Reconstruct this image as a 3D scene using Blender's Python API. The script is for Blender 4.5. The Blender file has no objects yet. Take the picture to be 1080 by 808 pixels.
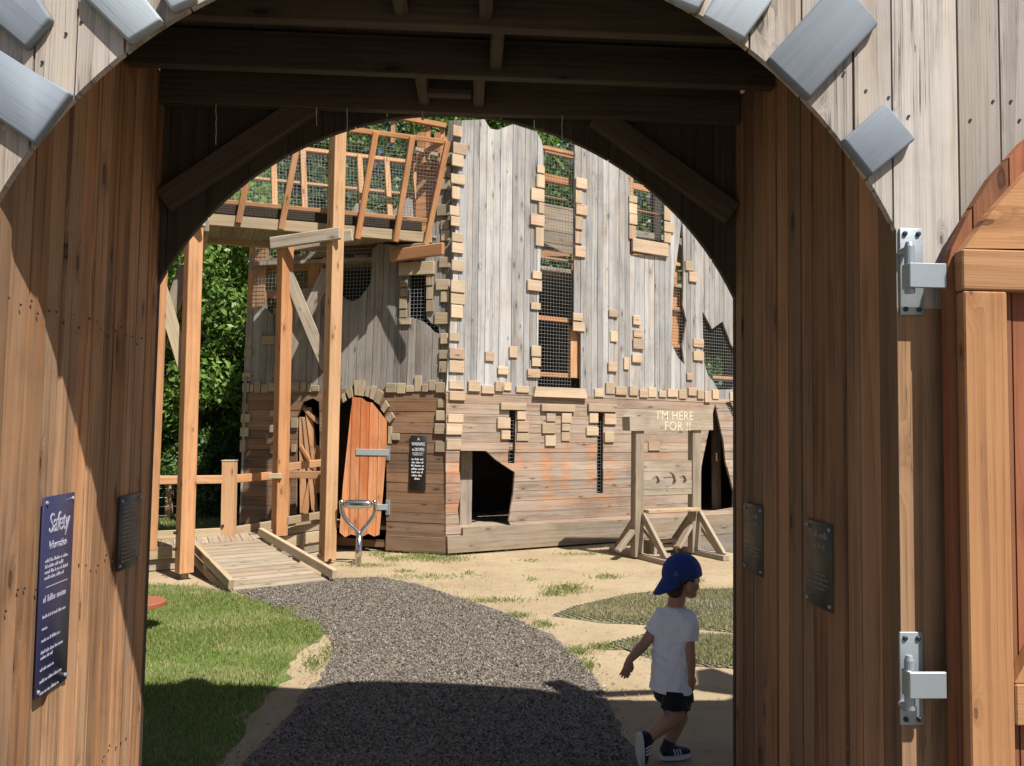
import bpy, bmesh, math, random
import numpy as np
from mathutils import Vector as V, Matrix
from math import radians as R_, sin, cos, tan, pi

random.seed(7)
rng = np.random.default_rng(7)
scn = bpy.context.scene
COL = scn.collection

# ------------------------------------------------------------------ camera
F = 850.0; W0, H0 = 1080.0, 808.0
CAMH = 1.65
ROLL = R_(0.85)
EYE = V((0, 0, CAMH))
_p = math.atan2(46.7, F)
_a = math.atan2(45.3, math.hypot(F, 46.7))
FW = V((sin(_a)*cos(_p), cos(_a)*cos(_p), sin(_p)))
_R0 = V((cos(_a), -sin(_a), 0)); _U0 = _R0.cross(FW)
RT = _R0*cos(ROLL) + _U0*sin(ROLL)
UP = -_R0*sin(ROLL) + _U0*cos(ROLL)

def ray(px, py):
    return (RT*((px-W0/2)/F) - UP*((py-H0/2)/F) + FW)
def proj(p):
    d = V(p) - EYE
    z = d.dot(FW)
    return (W0/2 + F*d.dot(RT)/z, H0/2 - F*d.dot(UP)/z)
def hit(px, py, o, n):
    d = ray(px, py)
    return EYE + d*((V(o)-EYE).dot(n)/d.dot(n))
def atY(px, py, y):
    return hit(px, py, (0, y, 0), V((0, 1, 0)))
def atX(px, py, x):
    return hit(px, py, (x, 0, 0), V((1, 0, 0)))
def atZ(px, py, z=0.0):
    return hit(px, py, (0, 0, z), V((0, 0, 1)))

class Plane:
    def __init__(s, o, u, v):
        s.o = V(o); s.u = V(u).normalized(); s.v = V(v).normalized(); s.n = s.u.cross(s.v).normalized()
    def px(s, x, y):
        q = hit(x, y, s.o, s.n) - s.o
        return (q.dot(s.u), q.dot(s.v))
    def pt(s, a, b, d=0.0):
        return s.o + s.u*a + s.v*b + s.n*d
    def off(s, d):
        return Plane(s.o + s.n*d, s.u, s.v)

# ------------------------------------------------------------------ scene bookkeeping
def tag(o, label=None, cat=None, group=None, kind=None):
    if label: o['label'] = label
    if cat: o['category'] = cat
    if group: o['group'] = group
    if kind: o['kind'] = kind
    return o
def thing(name, label, cat, loc=(0, 0, 0), group=None):
    o = bpy.data.objects.new(name, None); COL.objects.link(o)
    o.location = loc; o.empty_display_size = 0.2
    return tag(o, label, cat, group)
def link(name, me, mat, parent=None):
    o = bpy.data.objects.new(name, me); COL.objects.link(o)
    if mat is not None and not me.materials: me.materials.append(mat)
    if parent is not None:
        o.parent = parent
        pm = V((0, 0, 0)); q = parent
        while q is not None:
            pm = pm + q.location; q = q.parent
        o.location = -pm
    return o

class MB:
    """collects faces with uvs (u across, v along the grain, metres) and a random tint per board"""
    def __init__(s): s.v = []; s.f = []; s.uv = []; s.c = []
    def var(s):
        return (random.random(), random.random(), random.random(), 1.0)
    def face(s, pts, uvs=None, var=None):
        i = len(s.v); s.v.extend([tuple(p) for p in pts]); s.f.append(tuple(range(i, i+len(pts))))
        s.uv.extend(uvs if uvs is not None else [(0, 0)]*len(pts))
        s.c.extend([var or (.5, .5, .5, 1)]*len(pts))
    def box(s, c, ax, ay, az, hx, hy, hz, ch=0.0, var=None, uo=None):
        """box about c, half sizes hx,hy,hz; az is the grain direction"""
        c = V(c); var = var or s.var()
        uo = uo or (random.random()*40, random.random()*40)
        ch = min(ch, hx*.45, hy*.45, hz*.45)
        h = (hx, hy, hz); ax3 = (V(ax), V(ay), V(az))
        def P(t): return c + ax3[0]*t[0] + ax3[1]*t[1] + ax3[2]*t[2]
        def add(ts, k):
            # k: dominant axis for uv
            ps = [P(t) for t in ts]
            nrm = (ps[1]-ps[0]).cross(ps[2]-ps[0])
            mid = sum(ps, V((0, 0, 0)))/len(ps) - c
            if nrm.dot(mid) < 0: ts = ts[::-1]; ps = ps[::-1]
            if k == 0: uv = [(uo[0]+t[1]+.13, uo[1]+t[2]) for t in ts]
            elif k == 1: uv = [(uo[0]+t[0], uo[1]+t[2]) for t in ts]
            else: uv = [(uo[0]+t[0]+.4, uo[1]+t[1]*.3) for t in ts]
            s.face(ps, uv, var)
        if ch <= 0:
            for k in range(3):
                a, b = [(1, 2), (0, 2), (0, 1)][k]
                for sg in (-1, 1):
                    ts = []
                    for sa, sb in ((-1, -1), (1, -1), (1, 1), (-1, 1)):
                        t = [0, 0, 0]; t[k] = sg*h[k]; t[a] = sa*h[a]; t[b] = sb*h[b]; ts.append(tuple(t))
                    add(ts, k)
            return
        def cv(sg, k):
            return tuple(sg[i]*(h[i] if i == k else h[i]-ch) for i in range(3))
        for k in range(3):
            a, b = [(1, 2), (0, 2), (0, 1)][k]
            for sg in (-1, 1):
                ts = []
                for sa, sb in ((-1, -1), (1, -1), (1, 1), (-1, 1)):
                    t = [0, 0, 0]; t[k] = sg; t[a] = sa; t[b] = sb; ts.append(cv(t, k))
                add(ts, k)
        for k in range(3):      # edges parallel to axis k
            a, b = [(1, 2), (0, 2), (0, 1)][k]
            for sa in (-1, 1):
                for sb in (-1, 1):
                    def mk(sk):
                        t = [0, 0, 0]; t[k] = sk; t[a] = sa; t[b] = sb; return t
                    add([cv(mk(-1), a), cv(mk(1), a), cv(mk(1), b), cv(mk(-1), b)], a if a != 2 else b)
        for sx in (-1, 1):
            for sy in (-1, 1):
                for sz in (-1, 1):
                    t = (sx, sy, sz); add([cv(t, 0), cv(t, 1), cv(t, 2)], 0)
    def beam(s, p0, p1, w, h, up=(0, 0, 1), ch=.004, var=None):
        p0 = V(p0); p1 = V(p1); az = (p1-p0); L = az.length; az = az/L
        up = V(up)
        if abs(az.dot(up.normalized())) > .98: up = V((0, 1, 0))
        ax = az.cross(up).normalized(); ay = ax.cross(az).normalized()
        s.box((p0+p1)/2, ax, ay, az, w/2, h/2, L/2, ch, var)
    def pbox(s, pl, a0, a1, b0, b1, d0, d1, ch=.003, grain='b', var=None):
        c = pl.pt((a0+a1)/2, (b0+b1)/2, (d0+d1)/2)
        if grain == 'b': s.box(c, pl.u, pl.n, pl.v, (a1-a0)/2, abs(d1-d0)/2, (b1-b0)/2, ch, var)
        else: s.box(c, pl.v, pl.n, pl.u, (b1-b0)/2, abs(d1-d0)/2, (a1-a0)/2, ch, var)
    def prism(s, pl, poly, d0, d1, var=None, grain='b'):
        var = var or s.var(); n = len(poly); uo = (random.random()*40, random.random()*40)
        ar = sum(poly[i][0]*poly[(i+1) % n][1]-poly[(i+1) % n][0]*poly[i][1] for i in range(n))
        if ar < 0: poly = poly[::-1]
        def uv(a, b): return (uo[0]+a, uo[1]+b) if grain == 'b' else (uo[0]+b, uo[1]+a)
        s.face([pl.pt(a, b, d1) for a, b in poly], [uv(a, b) for a, b in poly], var)
        s.face([pl.pt(a, b, d0) for a, b in poly[::-1]], [uv(a, b) for a, b in poly[::-1]], var)
        for i in range(n):
            a, b = poly[i]; c, e = poly[(i+1) % n]
            s.face([pl.pt(a, b, d0), pl.pt(c, e, d0), pl.pt(c, e, d1), pl.pt(a, b, d1)],
                   [uv(a, b), uv(c, e), uv(c+.02, e), uv(a+.02, b)], var)
    def planks(s, pl, loops, across, d0, d1, dirn='v', gap=.004, jit=.003, vfun=None):
        """board cladding clipped to the even-odd area of loops; across = list of board edges"""
        E = []
        for lp in loops:
            q = [(a, b) if dirn == 'v' else (b, a) for a, b in lp]
            for i in range(len(q)):
                E.append((q[i], q[(i+1) % len(q)]))
        def pt(x, y, d): return pl.pt(x, y, d) if dirn == 'v' else pl.pt(y, x, d)
        flip = dirn != 'v'
        def put(ps, uvs, var):
            if flip: ps = ps[::-1]; uvs = uvs[::-1]
            s.face(ps, uvs, var)
        for k in range(len(across)-1):
            x0, x1 = across[k]+gap/2, across[k+1]-gap/2
            if x1-x0 < .002: continue
            br = {x0, x1}
            for (p, q) in E:
                for w in (p, q):
                    if x0 < w[0] < x1: br.add(w[0])
            br = sorted(br)
            var = vfun() if vfun else s.var(); uo = (random.random()*40, random.random()*40)
            e = random.uniform(-jit, jit); D0, D1 = d0, d1+e
            for i in range(len(br)-1):
                xa, xb = br[i], br[i+1]
                if xb-xa < 1e-6: continue
                xm = (xa+xb)/2; cr = []
                for (p, q) in E:
                    if min(p[0], q[0]) < xm < max(p[0], q[0]):
                        f = lambda x, p=p, q=q: p[1]+(q[1]-p[1])*(x-p[0])/(q[0]-p[0])
                        cr.append((f(xm), f(xa), f(xb)))
                cr.sort()
                for j in range(0, len(cr)-1, 2):
                    (_, la, lb), (_, ha, hb) = cr[j], cr[j+1]
                    def uv(x, y, o=0): return (uo[0]+x-x0+o, uo[1]+y)
                    put([pt(xa, la, D1), pt(xb, lb, D1), pt(xb, hb, D1), pt(xa, ha, D1)], [uv(xa, la), uv(xb, lb), uv(xb, hb), uv(xa, ha)], var)
                    put([pt(xa, ha, D0), pt(xb, hb, D0), pt(xb, lb, D0), pt(xa, la, D0)], [uv(xa, ha), uv(xb, hb), uv(xb, lb), uv(xa, la)], var)
                    put([pt(xa, ha, D1), pt(xb, hb, D1), pt(xb, hb, D0), pt(xa, ha, D0)], [uv(xa, ha), uv(xb, hb), uv(xb, hb+.02), uv(xa, ha+.02)], var)
                    put([pt(xa, la, D0), pt(xb, lb, D0), pt(xb, lb, D1), pt(xa, la, D1)], [uv(xa, la), uv(xb, lb), uv(xb, lb+.02), uv(xa, la+.02)], var)
                    # where a vertical step in the outline or the board's own edge leaves a side open
                    put([pt(xa, la, D0), pt(xa, la, D1), pt(xa, ha, D1), pt(xa, ha, D0)], [uv(0, la), uv(.02, la), uv(.02, ha), uv(0, ha)], var)
                    put([pt(xb, lb, D1), pt(xb, lb, D0), pt(xb, hb, D0), pt(xb, hb, D1)], [uv(0, lb), uv(.02, lb), uv(.02, hb), uv(0, hb)], var)
    def tube(s, pts, rad, n=8, var=None, cap=True):
        pts = [V(p) for p in pts]; m = len(pts)
        rad = rad if isinstance(rad, (list, tuple)) else [rad]*m
        var = var or s.var(); rings = []; L = 0; uo = (random.random()*40, random.random()*40)
        t = (pts[1]-pts[0]).normalized(); ref = V((0, 0, 1)) if abs(t.z) < .9 else V((1, 0, 0))
        for i in range(m):
            if i == 0: t = pts[1]-pts[0]
            elif i == m-1: t = pts[-1]-pts[-2]
            else: t = (pts[i+1]-pts[i]).normalized()+(pts[i]-pts[i-1]).normalized()
            t.normalize()
            a = t.cross(ref).normalized(); b = t.cross(a)*-1; ref = b
            if i: L += (pts[i]-pts[i-1]).length
            rings.append(([pts[i]+(a*cos(2*pi*k/n)+b*sin(2*pi*k/n))*rad[i] for k in range(n)], L, rad[i]))
        for i in range(m-1):
            (r0, l0, q0), (r1, l1, q1) = rings[i], rings[i+1]
            for k in range(n):
                j = (k+1) % n; w = 2*pi*q0/n
                s.face([r0[j], r0[k], r1[k], r1[j]][::-1],
                       [(uo[0]+w*(k+1), uo[1]+l0), (uo[0]+w*k, uo[1]+l0), (uo[0]+w*k, uo[1]+l1), (uo[0]+w*(k+1), uo[1]+l1)][::-1], var)
        if cap:
            s.face(rings[0][0][::-1], None, var); s.face(rings[-1][0], None, var)
    def ellipsoid(s, c, ax, ay, az, rx, ry, rz, nu=16, nv=10, var=None):
        c = V(c); ax = V(ax); ay = V(ay); az = V(az)
        def P(i, j):
            th = pi*i/nv; ph = 2*pi*j/nu
            return c+ax*(rx*sin(th)*cos(ph))+ay*(ry*sin(th)*sin(ph))+az*(rz*cos(th))
        for i in range(nv):
            for j in range(nu):
                q = [P(i, j), P(i+1, j), P(i+1, j+1), P(i, j+1)]
                if i == 0: q = [q[0], q[1], q[2]]
                elif i == nv-1: q = [q[0], q[1], q[3]]
                s.face(q, None, var)
    def mesh(s, name):
        me = bpy.data.meshes.new(name)
        me.from_pydata(s.v, [], s.f)
        u = me.uv_layers.new(name='UVMap'); u.data.foreach_set('uv', np.array(s.uv, dtype=np.float32).ravel())
        c = me.color_attributes.new('var', 'FLOAT_COLOR', 'CORNER'); c.data.foreach_set('color', np.array(s.c, dtype=np.float32).ravel())
        me.update(); return me
    def build(s, name, mat, parent=None, smooth=False, weld=False):
        me = s.mesh(name)
        if weld or smooth:
            bm = bmesh.new(); bm.from_mesh(me); bmesh.ops.remove_doubles(bm, verts=bm.verts, dist=1e-5)
            bmesh.ops.recalc_face_normals(bm, faces=bm.faces); bm.to_mesh(me); bm.free()
        if smooth: me.polygons.foreach_set('use_smooth', [True]*len(me.polygons))
        return link(name, me, mat, parent)

def round_prism(name, pl, poly, d0, d1, mat, parent, bev=.012, seg=3):
    n = len(poly); ar = sum(poly[i][0]*poly[(i+1) % n][1]-poly[(i+1) % n][0]*poly[i][1] for i in range(n))
    if ar < 0: poly = poly[::-1]
    bm = bmesh.new()
    a = [bm.verts.new(pl.pt(x, y, d0)) for x, y in poly]; b = [bm.verts.new(pl.pt(x, y, d1)) for x, y in poly]
    bm.faces.new(b); bm.faces.new(a[::-1])
    for i in range(n): bm.faces.new((a[i], a[(i+1) % n], b[(i+1) % n], b[i]))
    bmesh.ops.bevel(bm, geom=[e for e in bm.edges if not (e.verts[0] in a and e.verts[1] in a)], offset=bev, segments=seg, affect='EDGES', profile=.5)
    # grain along the longer side of the polygon
    best = max(range(n), key=lambda i: (poly[(i+1) % n][0]-poly[i][0])**2+(poly[(i+1) % n][1]-poly[i][1])**2)
    g = V((poly[(best+1) % n][0]-poly[best][0], poly[(best+1) % n][1]-poly[best][1])).normalized(); h = V((-g[1], g[0]))
    uvl = bm.loops.layers.uv.new('UVMap'); r0, r1 = random.random()*30, random.random()*30
    cl = bm.loops.layers.float_color.new('var'); vv = (random.random(), random.random(), random.random(), 1)
    for f in bm.faces:
        for l in f.loops:
            q = l.vert.co-pl.o; w = V((q.dot(pl.u), q.dot(pl.v)))
            l[uvl].uv = (r0+w.dot(h)+q.dot(pl.n), r1+w.dot(g)); l[cl] = vv
    me = bpy.data.meshes.new(name); bm.to_mesh(me); bm.free()
    me.polygons.foreach_set('use_smooth', [True]*len(me.polygons))
    return link(name, me, mat, parent)

def np_mesh(name, verts, k, mat, parent=None, var=None):
    """verts: (N,k,3) array of separate k-gons; var: (N,4)"""
    n = verts.shape[0]
    me = bpy.data.meshes.new(name)
    me.vertices.add(n*k); me.vertices.foreach_set('co', verts.astype(np.float32).ravel())
    me.loops.add(n*k); me.loops.foreach_set('vertex_index', np.arange(n*k, dtype=np.int32))
    me.polygons.add(n); me.polygons.foreach_set('loop_start', np.arange(0, n*k, k, dtype=np.int32))
    me.update(calc_edges=True)
    if var is not None:
        c = me.color_attributes.new('var', 'FLOAT_COLOR', 'CORNER')
        c.data.foreach_set('color', np.repeat(var, k, axis=0).astype(np.float32).ravel())
    me.validate(); return link(name, me, mat, parent)

def edges_from(a, b, wmin, wmax):
    r = [a]
    while r[-1] < b: r.append(r[-1]+random.uniform(wmin, wmax))
    return r

# ------------------------------------------------------------------ materials
def nt(mat):
    mat.use_nodes = True; t = mat.node_tree; t.nodes.clear(); return t
class G:
    def __init__(s, name):
        s.m = bpy.data.materials.new(name); s.t = nt(s.m)
    def n(s, typ, **kw):
        x = s.t.nodes.new(typ)
        for k, v in kw.items():
            if k in ('inp',):
                for a, b in v.items(): x.inputs[a].default_value = b
            else: setattr(x, k, v)
        return x
    def l(s, a, b): s.t.links.new(a, b)
    def math(s, op, a, b=None, clamp=False):
        x = s.n('ShaderNodeMath', operation=op, use_clamp=clamp)
        for i, q in enumerate((a, b)):
            if q is None: continue
            if isinstance(q, (int, float)): x.inputs[i].default_value = q
            else: s.l(q, x.inputs[i])
        return x.outputs[0]
    def mix(s, f, a, b, blend='MIX'):
        x = s.n('ShaderNodeMix', data_type='RGBA', blend_type=blend)
        for i, q in ((0, f), (6, a), (7, b)):
            if isinstance(q, (int, float)): x.inputs[i].default_value = q
            elif isinstance(q, tuple): x.inputs[i].default_value = (*q[:3], 1)
            else: s.l(q, x.inputs[i])
        return x.outputs[2]
    def ramp(s, f, a, b, lo=0.0, hi=1.0):
        x = s.n('ShaderNodeMapRange', interpolation_type='SMOOTHSTEP'); s.l(f, x.inputs[0])
        x.inputs[1].default_value = a; x.inputs[2].default_value = b; x.inputs[3].default_value = lo; x.inputs[4].default_value = hi
        return x.outputs[0]
    def noise(s, vec, scale=1.0, detail=3.0, rough=.55, dist=0.0):
        x = s.n('ShaderNodeTexNoise'); s.l(vec, x.inputs['Vector'])
        x.inputs['Scale'].default_value = scale; x.inputs['Detail'].default_value = detail
        x.inputs['Roughness'].default_value = rough; x.inputs['Distortion'].default_value = dist
        return x.outputs['Fac']
    def map(s, vec, sc):
        x = s.n('ShaderNodeMapping'); s.l(vec, x.inputs[0]); x.inputs['Scale'].default_value = sc; return x.outputs[0]
    def out(s, sh):
        o = s.n('ShaderNodeOutputMaterial'); s.l(sh, o.inputs[0]); return s.m
    def bsdf(s, col, rough=.8, bump=None, bs=.4, bd=.004, metal=0.0, spec=.3):
        p = s.n('ShaderNodeBsdfPrincipled')
        if isinstance(col, tuple): p.inputs['Base Color'].default_value = (*col[:3], 1)
        else: s.l(col, p.inputs['Base Color'])
        if isinstance(rough, (int, float)): p.inputs['Roughness'].default_value = rough
        else: s.l(rough, p.inputs['Roughness'])
        p.inputs['Metallic'].default_value = metal; p.inputs['Specular IOR Level'].default_value = spec
        if bump is not None:
            b = s.n('ShaderNodeBump'); b.inputs['Strength'].default_value = bs; b.inputs['Distance'].default_value = bd
            s.l(bump, b.inputs['Height']); s.l(b.outputs[0], p.inputs['Normal'])
        return p

def wood(name, A, B, C, tint=.8, bright=.45, knots=.5, streak=.35, bump=.5, grey=None, greyamt=0.0, fib=1.0, rough=.82, cracks=.5, stains=None):
    """A light wood, B dark grain, C the tint some boards take (per board), grey = weathered patches"""
    g = G(name)
    uv = g.n('ShaderNodeUVMap', uv_map='UVMap').outputs[0]
    at = g.n('ShaderNodeAttribute', attribute_name='var')
    sp = g.n('ShaderNodeSeparateColor'); g.l(at.outputs['Color'], sp.inputs[0])
    # knots first: they push the growth rings aside
    vo = g.n('ShaderNodeTexVoronoi', feature='F1', voronoi_dimensions='2D'); g.l(g.map(uv, (6.5, 2.1, 1)), vo.inputs['Vector']); vo.inputs['Scale'].default_value = 1.0
    sc = g.n('ShaderNodeSeparateColor'); g.l(vo.outputs['Color'], sc.inputs[0])
    on = g.math('GREATER_THAN', sc.outputs[0], 1-knots)
    kd = g.math('ADD', g.math('DIVIDE', vo.outputs['Distance'], g.math('ADD', g.math('MULTIPLY', sc.outputs[1], .9), .35)), g.math('MULTIPLY', g.noise(g.map(uv, (50, 25, 1)), 1, 2), .07))
    kn = g.math('MULTIPLY', g.ramp(kd, .115, .085), on)
    halo = g.math('MULTIPLY', g.ramp(kd, .42, .08), on)
    fine = g.noise(g.map(uv, (130, 3.5, 1)), 1, 4, .7)
    push = g.n('ShaderNodeCombineXYZ'); g.l(g.math('MULTIPLY', halo, .045), push.inputs[0])
    va = g.n('ShaderNodeVectorMath', operation='ADD'); g.l(g.map(uv, (1, .06, 1)), va.inputs[0]); g.l(push.outputs[0], va.inputs[1])
    # growth rings: bent bands, some boards close-grained and some wide
    def rings(scale, dist):
        wv = g.n('ShaderNodeTexWave', wave_type='BANDS', bands_direction='X', wave_profile='SAW')
        g.l(va.outputs[0], wv.inputs['Vector'])
        wv.inputs['Scale'].default_value = scale*fib; wv.inputs['Distortion'].default_value = dist
        wv.inputs['Detail'].default_value = 2; wv.inputs['Detail Scale'].default_value = .9; wv.inputs['Detail Roughness'].default_value = .55
        return wv.outputs['Fac']
    wide = g.ramp(sp.outputs[2], .35, .65)
    ra, rb = rings(12, 6), rings(5.5, 11)
    rr = g.math('ADD', g.math('MULTIPLY', ra, g.math('SUBTRACT', 1.0, wide)), g.math('MULTIPLY', rb, wide))
    rr = g.math('POWER', rr, 1.7)
    rc = rings(34, 9)
    rr = g.math('ADD', g.math('MULTIPLY', rr, .75), g.math('MULTIPLY', g.math('POWER', rc, 2.2), .42))
    med = g.noise(g.map(uv, (9, .7, 1)), 1, 5, .6, 1.0)
    patch = g.noise(g.map(uv, (4, 1.6, 1)), 1, 4, .6)
    vis = g.ramp(patch, .35, .65, .35, 1.0)
    gr = g.math('SUBTRACT', g.math('ADD', g.math('MULTIPLY', med, 1.0), .30), g.math('ADD', g.math('MULTIPLY', g.math('MULTIPLY', rr, vis), .42), g.math('MULTIPLY', fine, .34)))
    gr = g.ramp(gr, .12, .72)
    col = g.mix(gr, B, A)
    tf = g.math('MULTIPLY', g.math('POWER', sp.outputs[0], 1.6), tint)
    col = g.mix(tf, col, g.mix(gr, tuple(c*.6 for c in C), C))
    if grey:
        pn = g.noise(g.map(uv, (5, .9, 1)), 1, 5, .65, .7)
        pf = g.math('MULTIPLY', g.ramp(pn, .5-.25*greyamt, .75-.2*greyamt), greyamt, True)
        col = g.mix(pf, col, g.mix(gr, tuple(c*.62 for c in grey), grey))
    if stains:                       # patches of bare orange wood: (origin, across, up, [(a0, a1, b0, b1), ...])
        o_, u_, v_, rects = stains
        gp = g.n('ShaderNodeNewGeometry').outputs['Position']
        sb = g.n('ShaderNodeVectorMath', operation='SUBTRACT'); g.l(gp, sb.inputs[0]); sb.inputs[1].default_value = tuple(o_)
        def dot(vec):
            d = g.n('ShaderNodeVectorMath', operation='DOT_PRODUCT'); g.l(sb.outputs[0], d.inputs[0]); d.inputs[1].default_value = tuple(vec); return d.outputs['Value']
        wob = g.math('MULTIPLY', g.math('SUBTRACT', g.noise(g.map(uv, (9, 3, 1)), 1, 4, .6), .5), .11)
        a_, b_ = g.math('ADD', dot(u_), wob), g.math('ADD', dot(v_), wob); tot = None
        for (x0, x1, y0, y1) in rects:
            mx = g.ramp(g.math('ABSOLUTE', g.math('SUBTRACT', a_, (x0+x1)/2)), (x1-x0)/2+.014, (x1-x0)/2-.014)
            my = g.ramp(g.math('ABSOLUTE', g.math('SUBTRACT', b_, (y0+y1)/2)), (y1-y0)/2+.014, (y1-y0)/2-.014)
            m_ = g.math('MULTIPLY', mx, my); tot = m_ if tot is None else g.math('MAXIMUM', tot, m_)
        worn = g.ramp(g.noise(g.map(uv, (7, 2.2, 1)), 1, 5, .65), .32, .62, .0, .62)
        col = g.mix(g.math('MULTIPLY', tot, worn), col, g.mix(gr, (.30, .115, .045), (.52, .23, .10)))
    st = g.noise(g.map(uv, (18, .4, 1)), 1, 4, .65)
    col = g.mix(g.math('MULTIPLY', g.ramp(st, .54, .74), streak), col, tuple(c*.45 for c in B))
    # drying cracks: thin dark lines along the grain
    cr = g.noise(g.map(uv, (55, .55, 1)), 1, 2, .5, .6)
    ck = g.math('MULTIPLY', g.math('MULTIPLY', g.ramp(g.math('ABSOLUTE', g.math('SUBTRACT', cr, .5)), .012, .004), g.ramp(patch, .52, .62)), cracks)
    col = g.mix(g.math('MULTIPLY', ck, .75), col, tuple(c*.25 for c in B))
    ring = g.math('MULTIPLY', g.math('MULTIPLY', g.ramp(kd, .24, .12), g.ramp(kd, .08, .12)), on)
    col = g.mix(g.math('MULTIPLY', ring, .4), col, tuple(c*.7 for c in B))
    col = g.mix(g.math('MULTIPLY', kn, g.ramp(kd, .0, .11, .55, .95)), col, tuple(c*.33 for c in B))
    br = g.math('ADD', g.math('MULTIPLY', sp.outputs[1], bright), 1-bright/2)
    cb = g.n('ShaderNodeCombineColor')
    for i in range(3): g.l(br, cb.inputs[i])
    col = g.mix(1.0, col, cb.outputs[0], 'MULTIPLY')
    geo = g.n('ShaderNodeNewGeometry')
    dn = g.noise(geo.outputs['Position'], 2.3, 6, .65)
    col = g.mix(g.math('MULTIPLY', g.ramp(dn, .48, .75), .3), col, tuple(c*.6 for c in B))
    h = g.math('ADD', g.math('MULTIPLY', fine, .35), g.math('MULTIPLY', gr, .7))
    h = g.math('SUBTRACT', h, g.math('ADD', g.math('MULTIPLY', kn, .5), g.math('MULTIPLY', ck, .8)))
    return g.out(g.bsdf(col, rough, h, bump, .004, spec=.25).outputs[0])

M = {}
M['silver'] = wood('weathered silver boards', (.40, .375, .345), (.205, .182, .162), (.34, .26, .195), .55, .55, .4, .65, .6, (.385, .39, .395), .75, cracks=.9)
M['front'] = wood('front wall boards', (.45, .39, .33), (.22, .175, .14), (.40, .28, .19), .5, .4, .6, .55, .7, (.41, .385, .365), .8, cracks=.9)
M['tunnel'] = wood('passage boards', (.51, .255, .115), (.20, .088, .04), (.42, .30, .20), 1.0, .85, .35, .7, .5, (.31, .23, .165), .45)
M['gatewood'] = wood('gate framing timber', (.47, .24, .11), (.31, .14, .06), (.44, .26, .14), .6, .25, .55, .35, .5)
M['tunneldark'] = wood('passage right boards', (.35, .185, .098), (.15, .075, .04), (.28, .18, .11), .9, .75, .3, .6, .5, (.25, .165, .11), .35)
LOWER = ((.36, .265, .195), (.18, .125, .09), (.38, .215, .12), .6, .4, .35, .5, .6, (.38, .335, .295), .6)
M['lowerleft'] = wood('lower shaded tower boards', (.22, .138, .088), (.11, .066, .042), (.30, .155, .07), .7, .5, .35, .5, .6, (.2, .16, .125), .4)  # darker copy of the lower boards, the left face's shade in its colour
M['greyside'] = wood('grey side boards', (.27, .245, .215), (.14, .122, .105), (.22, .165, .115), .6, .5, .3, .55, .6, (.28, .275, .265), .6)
M['new'] = wood('orange softwood', (.50, .24, .105), (.33, .145, .058), (.45, .29, .17), .7, .35, .4, .4, .5, (.40, .27, .17), .25)
M['newlight'] = wood('pale softwood', (.51, .295, .15), (.36, .185, .09), (.50, .34, .20), .7, .25, .5, .35, .5)
M['red'] = wood('red stained boards', (.28, .105, .05), (.16, .055, .026), (.31, .16, .085), .6, .4, .35, .45, .5)
M['door'] = wood('orange stained door boards', (.46, .14, .045), (.32, .085, .025), (.52, .25, .11), .7, .3, .3, .35, .5, (.58, .33, .18), .5)
M['treated'] = wood('treated greenish timber', (.40, .315, .20), (.27, .205, .125), (.38, .26, .15), .6, .3, .5, .3, .4, (.36, .31, .24), .4)
M['deck'] = wood('worn deck boards', (.33, .275, .205), (.21, .165, .12), (.30, .21, .14), .6, .3, .4, .35, .5)
M['old'] = wood('old grey timber', (.345, .285, .215), (.20, .158, .115), (.31, .225, .145), .6, .35, .4, .45, .5, (.36, .325, .28), .5)
M['block'] = wood('sandy wooden blocks', (.49, .38, .255), (.38, .285, .185), (.47, .315, .215), .9, .4, .25, .35, .4, (.40, .35, .28), .4)
M['blockside'] = wood('darker wooden blocks', (.40, .325, .215), (.29, .23, .15), (.37, .265, .165), .9, .45, .25, .35, .4, (.33, .30, .23), .4)  # left-face blocks, darker and duller than the front ones
M['fresh'] = wood('fresh wood marks', (.42, .21, .095), (.28, .13, .06), (.34, .24, .17), .5, .4, .2, .5, .5, (.34, .25, .18), .95)
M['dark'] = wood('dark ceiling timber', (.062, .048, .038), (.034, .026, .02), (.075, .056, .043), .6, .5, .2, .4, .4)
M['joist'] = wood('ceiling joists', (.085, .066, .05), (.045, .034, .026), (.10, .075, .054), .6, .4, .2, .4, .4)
M['sheltered'] = wood('sheltered wall boards', (.47, .265, .135), (.22, .115, .055), (.42, .25, .14), .7, .4, .6, .5, .6, (.36, .25, .17), .3, cracks=.8)
M['paint'] = wood('grey painted blocks', (.185, .215, .255), (.168, .196, .235), (.19, .215, .25), .6, .3, .12, .3, .25, (.155, .18, .215), .5, rough=.7)
M['paintsheen'] = wood('grey painted blocks with sheen in colour', (.36, .41, .455), (.33, .38, .42), (.36, .40, .44), .6, .22, .12, .2, .25, (.32, .365, .41), .5, rough=.65)  # same grey paint, with the upper blocks' sheen put into a paler colour
M['bark'] = wood('tree bark', (.16, .12, .085), (.07, .05, .035), (.14, .11, .08), .5, .3, .2, .4, .8)

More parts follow.
